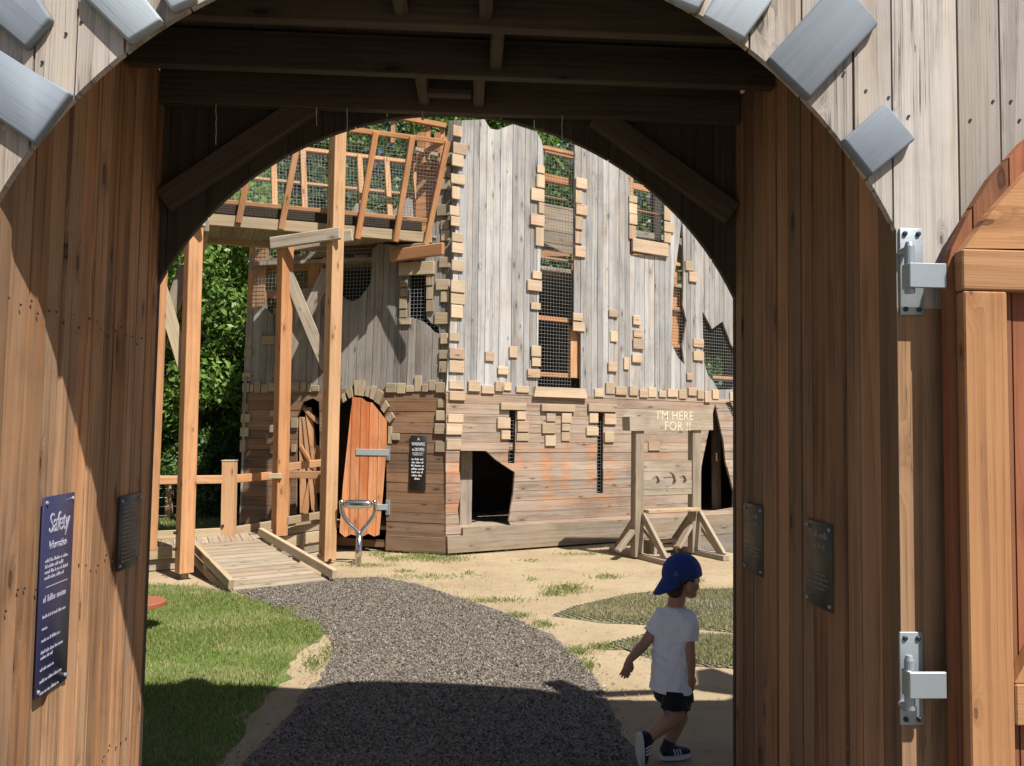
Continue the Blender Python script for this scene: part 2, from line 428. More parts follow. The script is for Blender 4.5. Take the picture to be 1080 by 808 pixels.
def plain(name, col, rough=.5, metal=0.0, nscale=30, namt=.25, bump=.15, spec=.4):
    g = G(name); geo = g.n('ShaderNodeNewGeometry')
    n = g.noise(geo.outputs['Position'], nscale, 5, .6)
    c = g.mix(g.math('MULTIPLY', n, namt*2, True), col, tuple(x*.6 for x in col))
    r = g.math('ADD', g.math('MULTIPLY', n, .25), rough-.12)
    return g.out(g.bsdf(c, r, n, bump, .003, metal, spec).outputs[0])
M['galv'] = plain('galvanised steel', (.40, .45, .49), .45, .55, 45, .3)
M['steel'] = plain('polished steel', (.62, .63, .65), .16, 1.0, 20, .1, .02)
M['bolt'] = plain('dark bolt', (.05, .05, .055), .5, .6)
M['wire'] = plain('mesh wire', (.30, .32, .32), .5, .3, 30, .2)
M['wiredark'] = plain('grey mesh wire', (.26, .27, .27), .5, .3, 30, .2)
M['navy'] = plain('navy sign board', (.032, .032, .085), .35, 0, 6, .2, .02)
M['black'] = plain('black sign board', (.018, .018, .02), .4, 0, 6, .2, .02)
M['bronze'] = plain('dull bronze plaque', (.075, .072, .064), .42, .4, 30, .3, .05)
M['pewter'] = plain('grey slate plaque', (.05, .052, .055), .4, .2, 30, .3, .05)
M['white'] = plain('white paint', (.78, .78, .8), .5, 0, 20, .1)
M['letter'] = plain('pale lettering', (.36, .36, .46), .5, 0, 20, .1)
M['letterdim'] = plain('dim lettering', (.19, .18, .165), .5, 0, 20, .1)
M['scratch'] = plain('pale carved lettering', (.72, .62, .44), .8, 0, 60, .35)
M['void'] = plain('black shade panel', (.012, .011, .01), .9)
M['string'] = plain('pale string', (.6, .58, .52), .7)
M['rust'] = plain('rusty red paint', (.3, .1, .05), .6)
M['blackplastic'] = plain('dusty plastic mat', (.13, .128, .10), .85, 0, 40, .3)

def leafmat(name, a, b, c, trans=.35):
    g = G(name); at = g.n('ShaderNodeAttribute', attribute_name='var')
    sp = g.n('ShaderNodeSeparateColor'); g.l(at.outputs['Color'], sp.inputs[0])
    col = g.mix(sp.outputs[0], a, b); col = g.mix(g.math('MULTIPLY', g.math('POWER', sp.outputs[1], 3), .8), col, c)
    p = g.bsdf(col, .45, spec=.35)
    tr = g.n('ShaderNodeBsdfTranslucent'); g.l(g.mix(.5, col, b), tr.inputs[0])
    mx = g.n('ShaderNodeMixShader'); mx.inputs[0].default_value = trans
    g.l(p.outputs[0], mx.inputs[1]); g.l(tr.outputs[0], mx.inputs[2])
    return g.out(mx.outputs[0])
M['leaf'] = leafmat('broad leaves', (.065, .135, .028), (.16, .285, .055), (.23, .30, .08))
M['leaf2'] = leafmat('dark leaves', (.03, .07, .018), (.08, .155, .035), (.13, .19, .06))
M['leaf3'] = leafmat('pale leaves', (.06, .11, .03), (.13, .2, .06), (.18, .22, .08))
M['grass'] = leafmat('grass blades', (.14, .185, .045), (.28, .325, .105), (.45, .41, .22), .35)
M['grassdry'] = leafmat('dry grass blades', (.22, .22, .105), (.35, .33, .18), (.45, .40, .26), .3)
M['chips'] = leafmat('bark chips', (.11, .096, .08), (.195, .171, .142), (.29, .25, .205), .0)

def ground_mat():
    g = G('sandy soil'); geo = g.n('ShaderNodeNewGeometry'); pos = geo.outputs['Position']
    n1 = g.noise(pos, 1.1, 6, .62); n2 = g.noise(pos, 9, 6, .7); n3 = g.noise(pos, 90, 3, .7)
    col = g.mix(g.ramp(n1, .35, .68), (.36, .285, .185), (.29, .22, .135))
    col = g.mix(g.math('MULTIPLY', g.ramp(n2, .5, .72), .55), col, (.22, .16, .095))
    col = g.mix(g.math('MULTIPLY', g.ramp(n3, .45, .8), .35), col, (.16, .12, .075))
    vo = g.n('ShaderNodeTexVoronoi', feature='F1'); g.l(pos, vo.inputs['Vector']); vo.inputs['Scale'].default_value = 16
    col = g.mix(g.math('MULTIPLY', g.ramp(vo.outputs['Distance'], .2, .1), .3), col, (.40, .34, .26))
    h = g.math('ADD', g.math('MULTIPLY', n2, .7), g.math('MULTIPLY', n3, .25))
    return g.out(g.bsdf(col, .95, h, .7, .02, spec=.15).outputs[0])
M['ground'] = ground_mat()
def turf_mat(name, a, b, c):
    g = G(name); geo = g.n('ShaderNodeNewGeometry'); pos = geo.outputs['Position']
    n1 = g.noise(pos, 1.6, 5, .6); n2 = g.noise(pos, 40, 4, .7)
    col = g.mix(g.ramp(n2, .3, .7), a, b); col = g.mix(g.math('MULTIPLY', g.ramp(n1, .45, .7), .7), col, c)
    return g.out(g.bsdf(col, .95, n2, .8, .02, spec=.1).outputs[0])
M['turf'] = turf_mat('turf soil', (.06, .10, .02), (.13, .19, .045), (.24, .22, .1))
M['matturf'] = turf_mat('matted turf', (.17, .175, .08), (.25, .25, .12), (.30, .245, .15))
M['pathm'] = turf_mat('chip path bed', (.09, .078, .064), (.20, .175, .145), (.20, .17, .13))

# ------------------------------------------------------------------ text
def text(name, s, size, pl, a, b, d, mat, parent, ext=.0012, align='CENTER', shear=0.0, space=1.0, sx=1.0):
    cu = bpy.data.curves.new(name, 'FONT'); cu.body = s; cu.size = size; cu.extrude = ext; cu.align_x = align; cu.align_y = 'CENTER'
    cu.shear = shear; cu.space_character = space; cu.resolution_u = 3
    o = bpy.data.objects.new('tmp', cu); COL.objects.link(o)
    bpy.context.view_layer.update()
    dg = bpy.context.evaluated_depsgraph_get()
    me = bpy.data.meshes.new_from_object(o.evaluated_get(dg))
    bpy.data.objects.remove(o); bpy.data.curves.remove(cu)
    for v in me.vertices:
        q = v.co; v.co = pl.pt(a+q.x*sx, b+q.y, d+q.z)
    me.materials.clear(); me.name = name
    return link(name, me, mat, parent)

def wordlines(mb, pl, a0, a1, b, h, d, fill=.9, centre=False):
    """one line of small print too fine to read: short raised strokes grouped into words"""
    w = (a1-a0); tot = w*random.uniform(fill-.2, fill); x = a0 if not centre else (a0+a1)/2-tot/2; end = x+tot
    while x < end:
        n = random.randint(2, 7)
        for _ in range(n):
            if x+h*.35 > end: break
            hh = h*random.choice((.6, .6, .65, 1.0)); ww = h*random.uniform(.25, .42)
            mb.pbox(pl, x, x+ww, b-h*.3, b-h*.3+hh, d, d+.0008, 0)
            x += ww+h*.14
        x += h*.45
# ================================================================== SETTING: ground, path, lawns
def ground_poly(px_pts, z=0.0):
    return [atZ(x, y, z).to_2d() for x, y in px_pts]
def ragged(poly, step=.12, amp=.06, seed=1, keep=None):
    r = random.Random(seed); out = []; n = len(poly); ph = [r.uniform(0, 6) for _ in range(4)]; T = 0.0; ph = [r.uniform(0, 6) for _ in range(4)]; T = 0.0
    for i in range(n):
        p = V(poly[i]); q = V(poly[(i+1) % n]); L = (q-p).length; k = max(1, min(60, int(L/step)))
        nn = V((-(q-p)[1], (q-p)[0])).normalized() if L > 0 else V((0, 0))
        for j in range(k):
            t = j/k; T += L/k; out.append(p+(q-p)*t+nn*(amp*(.7*sin(T*2.3+ph[0])+.5*sin(T*5.9+ph[1])+.35*sin(T*13+ph[2])+.3*sin(T*29+ph[3])+r.gauss(0, .15))))
    return out
def sheet(name, poly, z, mat, thick=0.0):
    bm = bmesh.new(); vs = [bm.verts.new((p[0], p[1], z)) for p in poly]
    f = bm.faces.new(vs); bmesh.ops.triangulate(bm, faces=[f])
    for f in bm.faces:
        f.normal_update()
        if f.normal.z < 0: f.normal_flip()
    me = bpy.data.meshes.new(name); bm.to_mesh(me); bm.free()
    return link(name, me, mat)
def inside(poly, x, y):
    px = np.array([p[0] for p in poly]); py = np.array([p[1] for p in poly]); c = np.zeros(len(x), bool); j = len(px)-1
    for i in range(len(px)):
        if py[i] != py[j]:
            t = ((py[i] > y) != (py[j] > y)) & (x < (px[j]-px[i])*(y-py[i])/(py[j]-py[i])+px[i])
            c ^= t
        j = i
    return c
def scatter(poly, n):
    px = [p[0] for p in poly]; py = [p[1] for p in poly]
    x = rng.uniform(min(px), max(px), n); y = rng.uniform(min(py), max(py), n); k = inside(poly, x, y)
    return x[k], y[k]

bm = bmesh.new()
bmesh.ops.create_grid(bm, x_segments=60, y_segments=60, size=150)
me = bpy.data.meshes.new('ground'); bm.to_mesh(me); bm.free()
tag(link('ground', me, M['ground']), kind='structure')

lawn_px = [(140, 616), (205, 618), (246, 627), (292, 641), (326, 655), (346, 667), (334, 677), (316, 690), (302, 704), (288, 722), (264, 760), (240, 800), (215, 860), (165, 900)]
lawn = ground_poly(lawn_px) + [V((-3.4, 2.6)), V((-9, 2.6)), V((-9, 8.6)), V((-4.4, 8.45))]
lawn_r = ragged(lawn, .1, .05, 3)
tag(sheet('lawn', lawn_r, .004, M['turf']), kind='structure')
path_px = [(247, 621), (345, 611), (402, 610), (440, 617), (490, 633), (540, 651), (580, 673), (610, 695), (628, 715), (642, 740), (656, 780), (668, 815), (690, 880), (720, 960),
           (180, 960), (205, 880), (262, 800), (296, 765), (325, 735), (341, 715), (352, 690), (347, 672), (315, 652), (280, 637)]
path = ground_poly(path_px) 
path_r = ragged(path, .07, .04, 5)
tag(sheet('path', path_r, .008, M['pathm']), kind='structure')
front = [V((-14, -20)), V((14, -20)), V((14, 2.1)), V((1.15, 2.1)), V((1.1, 3.5)), V((.9, 3.9)), V((-1.25, 3.7)), V((-1.25, 2.1)), V((-14, 2.1))]
tag(sheet('unseen_dark_path', front, .0065, M['pathm']), kind='structure')  # unseen ground around the camera, laid dark to cut bounced light
side_px = [(700, 573), (735, 581), (800, 584), (860, 586), (870, 566), (776, 560)]
side = ragged(ground_poly(side_px), .1, .05, 8)
tag(sheet('side_path', side, .006, M['pathm']), kind='structure')
back = [V((-30, 10.6)), V((-4.2, 10.2)), V((-2.6, 12.2)), V((-3.3, 16)), V((-2, 24)), V((20, 24)), V((20, 60)), V((-60, 60))]
tag(sheet('back_lawn', ragged(back, .3, .1, 4), .004, M['turf']), kind='structure')

def blades(name, xs, ys, hmin, hmax, w, mat, z0=.004, lean=.6, clump=None):
    n = len(xs); h = rng.uniform(hmin, hmax, n); ang = rng.uniform(0, 2*pi, n); la = rng.uniform(0, 2*pi, n); lf = rng.uniform(.1, lean, n)*h
    ww = rng.uniform(.6, 1.3, n)*w
    v = np.zeros((n, 4, 3)); dx = np.cos(ang)*ww/2; dy = np.sin(ang)*ww/2
    v[:, 0] = np.stack([xs-dx, ys-dy, np.full(n, z0)], 1); v[:, 1] = np.stack([xs+dx, ys+dy, np.full(n, z0)], 1)
    mx = xs+np.cos(la)*lf*.35; my = ys+np.sin(la)*lf*.35
    v[:, 2] = np.stack([mx+dx*.7, my+dy*.7, z0+h*.6], 1)
    v[:, 3] = np.stack([xs+np.cos(la)*lf, ys+np.sin(la)*lf, z0+h], 1)
    pn = .5+.5*np.sin(xs*2.1+np.sin(ys*3.3)*1.3)*np.sin(ys*5.2+xs*1.1)
    var = np.stack([rng.uniform(0, 1, n), np.clip(rng.uniform(0, .75, n)+.55*(pn > .78), 0, 1), rng.uniform(0, 1, n), np.ones(n)], 1)
    return tag(np_mesh(name, v, 4, mat, None, var), kind='stuff')
near = [p for p in lawn]
x, y = scatter(lawn, 260000)
k = (x > -5.2) & (y > 3.2); x = x[k]; y = y[k]
# thinner in the worn bands
dens = .5+.5*np.sin(y*4.3+np.sin(x*1.7)*1.5+x*.6); k = rng.uniform(0, 1, len(x)) < .42+.58*dens; x = x[k]; y = y[k]
j = rng.uniform(0, 1, len(x)) < .3; x = np.concatenate([x, x[j]+rng.normal(0, .07, j.sum())]); y = np.concatenate([y, y[j]+rng.normal(0, .07, j.sum())])
blades('grass', x, y, .014, .04, .006, M['grass'])
x, y = scatter([V((-9, 10.4)), V((-4.2, 10.2)), V((-2.8, 12.2)), V((-3.3, 15)), V((-9, 15))], 60000)
blades('grass', x, y, .03, .08, .012, M['grass'])
# tufts on the bare soil
tx, ty = [], []
for (px, py, rx, ry, n) in ((470, 590, 26, 4, 1100), (445, 587, 22, 5, 1300), (415, 590, 16, 3, 400), (385, 597, 30, 2, 600), (598, 622, 22, 6, 1000), (583, 627, 12, 3, 300), (640, 609, 18, 3, 350), (672, 632, 14, 5, 600), (560, 612, 10, 3, 100), (520, 580, 30, 2.5, 500), (655, 582, 25, 3, 500),
                            (612, 585, 30, 2, 300), (735, 613, 10, 3, 150), (495, 605, 6, 2, 90), (455, 609, 60, 3, 500), (520, 634, 40, 3, 500), (545, 650, 14, 3, 300), (610, 688, 14, 5, 350), (572, 660, 12, 4, 250), (620, 703, 10, 6, 220), (636, 683, 14, 4, 300), (330, 662, 12, 6, 500), (345, 690, 8, 10, 300), (300, 645, 18, 4, 500), (330, 700, 10, 10, 300),
                            (400, 585, 12, 3, 250), (425, 603, 14, 2, 160), (690, 592, 6, 1.5, 80), (560, 592, 14, 1.5, 120)):
    for _ in range(n):
        q = atZ(px+random.gauss(0, rx*.5), py+random.gauss(0, ry*.5)); tx.append(q.x); ty.append(q.y)
tx, ty = np.array(tx), np.array(ty); k = rng.uniform(0, 1, len(tx)) < .8
blades('grass_tufts', tx[k], ty[k], .008, .034, .009, M['grass'], lean=1.1)

# bark chips of the path
def chips(name, xs, ys, s0, s1, z0):
    n = len(xs); a = rng.uniform(0, 2*pi, n); L = rng.uniform(s0, s1, n); w = L*rng.uniform(.25, .6, n)
    nx = rng.normal(0, .5, n); ny = rng.normal(0, .5, n); z = z0+rng.uniform(.001, .008, n)
    ux, uy = np.cos(a)*L/2, np.sin(a)*L/2; vx, vy = -np.sin(a)*w/2, np.cos(a)*w/2
    v = np.zeros((n, 4, 3))
    for i, (su, sv) in enumerate(((-1, -1), (1, -.6), (.8, 1), (-.9, .7))):
        dx = su*ux+sv*vx; dy = su*uy+sv*vy
        v[:, i] = np.stack([xs+dx, ys+dy, np.maximum(z+dx*nx+dy*ny, z0+.0005)], 1)
    var = np.stack([rng.uniform(0, 1, n), rng.uniform(0, 1, n)**1.3, rng.uniform(0, 1, n), np.ones(n)], 1)
    return tag(np_mesh(name, v, 4, M['chips'], None, var), kind='stuff')
x, y = scatter(path, 330000)
x = np.concatenate([x, x[-7000:]+rng.normal(0, .38, 7000), x[:16000]+rng.normal(0, .12, min(16000, len(x)))]); y = np.concatenate([y, y[-7000:]+rng.normal(0, .38, 7000), y[:16000]+rng.normal(0, .12, min(16000, len(y)))])
sx, sy = scatter(ground_poly([(350, 603), (777, 585), (900, 600), (900, 760), (660, 780), (600, 690)]), 2600)
x = np.concatenate([x, sx]); y = np.concatenate([y, sy])
chips('bark_chips', x, y, .005, .019, .008)

# rubber grass mats on the right
def mat_mesh(name, poly, label):
    t = thing(name, label, 'mat')
    mb = MB(); cell = .055; ang = 0.5
    xs = [p[0] for p in poly]; ys = [p[1] for p in poly]
    cx, cy = sum(xs)/len(xs), sum(ys)/len(ys); Rr = max(max(xs)-min(xs), max(ys)-min(ys))
    for fam in (0, 1):
        th = ang+fam*pi/2; u = V((cos(th), sin(th))); w = V((-sin(th), cos(th))); k = -int(Rr/cell)
        while k*cell < Rr:
            o = V((cx, cy))+w*(k*cell); ts = []
            for i in range(len(poly)):
                p = V(poly[i])-o; q = V(poly[(i+1) % len(poly)])-o
                a, b = p.dot(w), q.dot(w)
                if (a > 0) != (b > 0): ts.append((p+(q-p)*(a/(a-b))).dot(u))
            ts.sort()
            for i in range(0, len(ts)-1, 2):
                p = o+u*ts[i]; q = o+u*ts[i+1]
                mb.beam((p[0], p[1], .009+fam*.002), (q[0], q[1], .009+fam*.002), .008, .006, ch=0)
            k += 1
    mb.build('lattice', M['blackplastic'], t)
    return t
matA = ground_poly([(582, 650), (606, 640), (660, 628), (720, 622), (777, 622), (900, 622), (900, 668), (777, 668), (700, 661), (640, 657)])
matB = ground_poly([(628, 685), (655, 675), (690, 668), (777, 672), (900, 674), (900, 706), (777, 706), (730, 703), (690, 697), (660, 686)])
mat_mesh('grass_mat', matA, 'black lattice grass mat with a pointed corner, nearer the stocks')
mat_mesh('grass_mat', matB, 'black lattice grass mat with a short tip, right behind the walking child')
for i, (m_, s) in enumerate(((matA, 21), (matB, 22))):
    tag(sheet('matted_turf', ragged(m_, .1, .02, s), .005, M['matturf']), kind='structure')
x, y = scatter(ground_poly([(596, 649), (620, 640), (665, 629), (720, 623), (900, 623), (900, 666), (777, 666), (700, 660), (650, 655)]), 90000)
k = rng.uniform(0, 1, len(x)) < .5+.4*np.sin(x*3+1)*np.sin(y*2.3); x, y = x[k], y[k]
x2, y2 = scatter(ground_poly([(646, 682), (690, 669), (777, 673), (900, 676), (900, 704), (777, 704), (730, 701), (690, 694)]), 70000)
k = rng.uniform(0, 1, len(x2)) < .5+.4*np.sin(x2*4)*np.sin(y2*3.3); x2, y2 = x2[k], y2[k]
blades('matted_grass', np.concatenate([x, x2]), np.concatenate([y, y2]), .015, .042, .008, M['grassdry'], .006)

# ================================================================== GATEHOUSE
YF, YB, ZT = 2.17, 3.40, 3.20
XL, XR, XLF, XRF = -1.262, 1.187, -1.308, 1.147
def xl(y): return XL+(XLF-XL)*(y-YF)/(YB-YF)
def xr(y): return XR+(XRF-XR)*(y-YF)/(YB-YF)
gh = thing('gatehouse', 'brown timber gatehouse with an arched passage and grey painted blocks round its arch', 'gatehouse', (0, 2.8, 0))
AR = 1.358; AC = (XL+XR)/2; hw = (XR-XL)/2; ZC = 1.63; ZS = ZC+math.sqrt(AR*AR-hw*hw)
def arch_z(x): return ZC+math.sqrt(max(0, AR*AR-(x-AC)**2))
FP = Plane((0, YF, 0), (1, 0, 0), (0, 0, 1))         # front plane, faces -Y
arch = [(XL, -.2), (XL, ZS)] + [(AC+AR*sin(t), ZC+AR*cos(t)) for t in np.linspace(-math.asin(hw/AR), math.asin(hw/AR), 49)[1:-1]] + [(XR, ZS), (XR, -.2)]
outer = [(-3.6, -.2), (-3.6, ZT), (3.8, ZT), (3.8, -.2)]
fx = [FP.px(q, 300)[0] for q in (847, 902, 947.5, 1013.6, 1058.6, 1112)]; fx[2] = XR-.008
fl = [FP.px(q, 60)[0] for q in (36, 80, 131)]
ed = [-3.6+.16*i for i in range(100) if -3.6+.16*i < fl[0]-.1] + fl
while ed[-1] < fx[0]-.2: ed.append(ed[-1]+random.uniform(.13, .17))
ed += fx
while ed[-1] < 3.8: ed.append(ed[-1]+random.uniform(.12, .17))
zs = FP.px(960, 325)[1]; shel = [(XR+.0002, -.2), (XR+.0002, zs), (fx[3], zs), (fx[3], -.2)]
mb = MB(); mb.planks(FP, [shel], [fx[2], fx[3]], -.022, .0005, 'v', .006, .0); mb.build('front_wall', M['sheltered'], gh)
mb = MB(); mb.planks(FP, [outer, arch[::-1], shel], ed, -.022, 0, 'v', .006, .002); mb.build('front_wall', M['front'], gh)
# inner side walls: upright boards
LP = Plane((XL, YF, 0), (XLF-XL, YB-YF, 0), (0, 0, 1)); RP = Plane((XR, YF, 0), (XR-XRF, YF-YB, 0), (0, 0, 1)); LW = math.hypot(XLF-XL, YB-YF)
mb = MB(); mb.planks(LP, [[(.002, -.2), (LW+.03, -.2), (LW+.03, 3.1), (.026, 3.1), (.026, ZS+.02), (.002, ZS)]], edges_from(0, LW+.05, .085, .125), -.04, 0, 'v', .007, .006); mb.build('passage_wall', M['tunnel'], gh)
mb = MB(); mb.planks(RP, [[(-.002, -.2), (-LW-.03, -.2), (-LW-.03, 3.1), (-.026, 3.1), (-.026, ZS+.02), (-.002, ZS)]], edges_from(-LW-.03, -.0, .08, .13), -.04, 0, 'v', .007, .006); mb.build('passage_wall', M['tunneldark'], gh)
# back wall with its arch
BP = Plane((0, YB, 0), (1, 0, 0), (0, 0, 1))
ACB = (XLF+XRF)/2; hwb = (XRF-XLF)/2-.006; ZSB = ZC+math.sqrt(AR*AR-hwb*hwb)
b_arch = [(ACB-hwb, -.2), (ACB-hwb, ZSB)] + [(ACB+AR*sin(t), ZC+AR*cos(t)) for t in np.linspace(-math.asin(hwb/AR), math.asin(hwb/AR), 49)[1:-1]] + [(ACB+hwb, ZSB), (ACB+hwb, -.2)]
SUN = V((-.8, 1, -1.97))                               # the way sunlight travels
def roof_at(px, py):                                   # the point of the rear roof edge whose shadow falls at this place on the ground
    g = atZ(px, py); k = (g.y-(YB+.03))/SUN.y
    q = g-SUN*k; return (q.x, q.z)
prof = [roof_at(*q) for q in ((150, 723), (185, 722), (200, 716), (216, 717), (224, 723), (285, 724), (335, 727), (362, 721), (400, 720), (470, 722), (560, 728), (590, 733), (640, 738), (665, 738), (690, 745), (735, 749), (777, 753))]
prof = [(-3.6, prof[0][1])] + prof + [(prof[-1][0]+.3, prof[-1][1]), (3.8, prof[-1][1])]
outb = [(-3.6, -.2)] + prof + [(3.8, -.2)]
mb = MB(); mb.planks(BP, [outb, b_arch[::-1]], edges_from(-3.6, 3.8, .13, .17), -.03, 0, 'v', .004, .002)
mb.build('rear_wall', M['dark'], gh)
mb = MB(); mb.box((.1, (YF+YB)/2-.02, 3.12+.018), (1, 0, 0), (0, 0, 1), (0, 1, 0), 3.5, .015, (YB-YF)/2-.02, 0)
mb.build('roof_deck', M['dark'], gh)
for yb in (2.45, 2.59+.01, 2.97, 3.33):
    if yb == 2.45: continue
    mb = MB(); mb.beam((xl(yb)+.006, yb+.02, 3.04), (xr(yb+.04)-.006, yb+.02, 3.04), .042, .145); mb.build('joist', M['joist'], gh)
for (xa, y0, y1) in ((523, 2.642, 2.968), (445, 3.012, 3.328), (505, 3.012, 3.328), (432, 2.21, 2.598), (510, 2.21, 2.598)):
    q = hit(xa, 70 if y0 < 3 else 95, (0, 0, 2.985), V((0, 0, 1)))
    mb = MB(); mb.beam((q.x, y0, 3.045), (q.x, y1, 3.045), .045, .11); mb.build('nogging', M['joist'], gh)
q0 = hit(452, 101, (0, 3.2, 0), V((0, 1, 0))); q1 = hit(497, 101, (0, 3.2, 0), V((0, 1, 0)))
mb = MB(); mb.beam((q0.x, 3.17, q0.z), (q1.x, 3.17, q0.z), .05, .025); mb.build('nogging', M['joist'], gh)
for (a, b) in (((150, 228), (330, 108)), ((628, 122), (800, 246))):
    p = atY(*a, YB-.03); q = atY(*b, YB-.03)
    
    for w_ in (0, 1):
        for (u_, v_) in ((p, q), (q, p)):
            for lim in (XLF+.03, XRF-.03):
                if (u_.x-lim)*(1 if lim < 0 else -1) < 0: u_.z += (v_.z-u_.z)*(lim-u_.x)/(v_.x-u_.x); u_.x = lim
    mb = MB(); mb.beam(p, q, .05, .10, (0, -.01, 1)); mb.build('brace', M['joist'], gh)
# grey painted blocks round the front arch
VS = [[(-12, -14), (41, -2), (56, 21), (29, 53), (-12, 18)], [(-34, 30), (2, 55), (40, 79), (77, 99), (38, 153), (-34, 104)],
      [(86, -14), (91, 0), (137, 46), (173, 23), (148, -8), (136, -26)], [(168, -8), (182, 13), (209, 0), (192, -22)],
      [(702, -16), (712, 4), (735, 13), (748, -8), (734, -28)], [(757, -10), (740, 20), (783, 44), (818, -4), (792, -26)],
      [(808, 64), (852, 106), (925, 27), (919, 18), (899, -3), (872, -8)], [(887, 149), (917, 187), (964, 148), (932, 110)]]
for (px, py) in ((890, 77), (913, 96), (937, 103), (958, 123), (1047, 107), (1023, 127), (1066, 107), (1075, 127), (788, 33), (70, 36), (45, 66), (86, 24)):
    q = FP.px(px, py); mb = MB(); mb.tube([FP.pt(*q, .001), FP.pt(*q, .0035)], .0042, 10); mb.build('screw', M['bolt'], gh)
for k, v in enumerate(VS):
    round_prism('arch_block', FP.off(.014), [FP.off(.014).px(*q) for q in v], -.012, .016, M['paintsheen' if k in (2, 3, 4, 5) else 'paint'], gh, .009, 3)
# unseen cut-outs added on the roof edge, shaped to cast the ground shadow
mb = MB(); OP = Plane((0, YB+.03, 0), (1, 0, 0), (0, 0, 1))
for poly in ([(571, 722), (590, 719), (612, 727), (628, 740), (600, 738)], [(733, 708), (752, 705), (778, 714), (830, 722), (830, 760), (772, 758), (776, 744), (752, 742), (770, 738), (776, 733), (736, 728)], [(612, 731), (690, 728), (740, 722), (740, 726), (690, 732), (620, 736)]):
    mb.prism(OP, [roof_at(*q) for q in poly], -.015, .015)
mb.build('shadow_cutouts', M['dark'], gh)

for i in range(20):
    a = .06+1.12*(i+.5)/20+random.uniform(-.012, .012)
    for zz in (.45, 1.15, 1.98):
        mb = MB(); c = LP.pt(a, zz+random.uniform(-.03, .03), .003); mb.tube([c, c+LP.n*.003], .0038, 8); mb.build('nail', M['bolt'], gh)
# the gate, opened flat towards the wall on the right
YG = 2.06
GP = Plane((0, YG, 0), (1, 0, 0), (0, 0, 1)); GQ = GP.off(-.04)
gt = thing('gate', 'heavy red plank gate with a pale timber frame, standing open right of the arch', 'gate', (1.3, YG+.04, 0))
gp0 = GQ.px(1002, 500)[0]; g0 = GP.px(1020, 500)[0]; g1 = g0+1.25
top = [(gp0, .03), (gp0, GQ.px(998, 282)[1])]+[GQ.px(*q) for q in ((1004, 262), (1020, 228), (1046, 187), (1080, 149), (1130, 108))]+[(g0+.62, GQ.px(1130, 108)[1]+.16), (g1, GQ.px(1130, 108)[1]+.27), (g1, .03)]
mb = MB(); mb.planks(GQ, [top], [gp0, gp0+.075]+edges_from(gp0+.18, g1, .10, .13), -.032, 0, 'v', .005, .003); mb.build('panel', M['red'], gt)
w1 = GP.px(1066, 500)[0]; zr0, zr1 = GP.px(1040, 306)[1], GP.px(1040, 263)[1]
mb = MB(); mb.pbox(GP, g0, w1, .03, zr0-.003, -.039, 0, .004); mb.build('stile', M['gatewood'], gt)
mb = MB(); mb.pbox(GP, g0-.003, g1, zr0, zr1, -.039, 0, .004, 'a'); mb.build('rail', M['gatewood'], gt)
z2, z3 = GP.px(1075, 766)[1], GP.px(1075, 722)[1]
mb = MB(); mb.pbox(GP, w1+.003, g1, z2, z3, -.039, 0, .004, 'a'); mb.build('rail', M['gatewood'], gt)
mb = MB(); mb.prism(GP, [(w1+.003, z3+.003), (w1+.14, z3+.003), (w1+.75, zr0-.002), (w1+.60, zr0-.002)], -.039, -.004); mb.build('brace', M['gatewood'], gt)
mb = MB(); mb.prism(GP, [GP.px(*q) for q in ((1018, 261.5), (1080, 262), (1200, 262), (1200, 96), (1130, 138), (1080, 186), (1046, 224))], -.039, -.003, grain='a'); mb.build('arch_timber', M['gatewood'], gt)
for (py0, py1, s0, s1, pin) in ((241, 333, 277, 304, -1), (666, 764, 709, 737, 1)):
    a0, b1 = FP.px(947.5, py0); a1, b0 = FP.px(973, py1)
    hg = round_prism('hinge', FP, [(a0, b0), (a1, b0), (a1, b1), (a0, b1)], .001, .007, M['galv'], gt, .002, 2)
    for sx in (a0+.014, a1-.014):
        for sy in (b0+.016, b1-.016):
            mbb = MB(); mbb.tube([FP.pt(sx, sy, .007), FP.pt(sx, sy, .011), FP.pt(sx, sy, .013)], [.007, .007, .004], 10); mbb.build('screw', M['bolt'], hg)
    hb = FP.off(.07); k0, zt = hb.px(959, s0); k1, zb = hb.px(997, s1)
    mbb = MB(); mbb.pbox(FP, k0, k1+.004, zb, zt, .062, .072, .002); mbb.pbox(FP, k0, k0+.012, zb, zt, .03, .063, .002)
    mbb.build('strap', M['galv'], hg)
    mbb = MB(); xc = k0+.014
    lo, hi = (zb-.012, zt+.05) if pin < 0 else (zb-.035, zt+.025)
    mbb.tube([FP.pt(xc, lo, .046), FP.pt(xc, hi, .046)], .0135, 16); mbb.tube([FP.pt(xc, hi, .046), FP.pt(xc, hi+.012, .046)], [.0125, .009], 16)
    mbb.tube([FP.pt(xc, (hi if pin < 0 else lo+.008)-.008, .005), FP.pt(xc, (hi if pin < 0 else lo+.008)-.008, .046)], .011, 12)
    mbb.build('pin', M['galv'], hg)

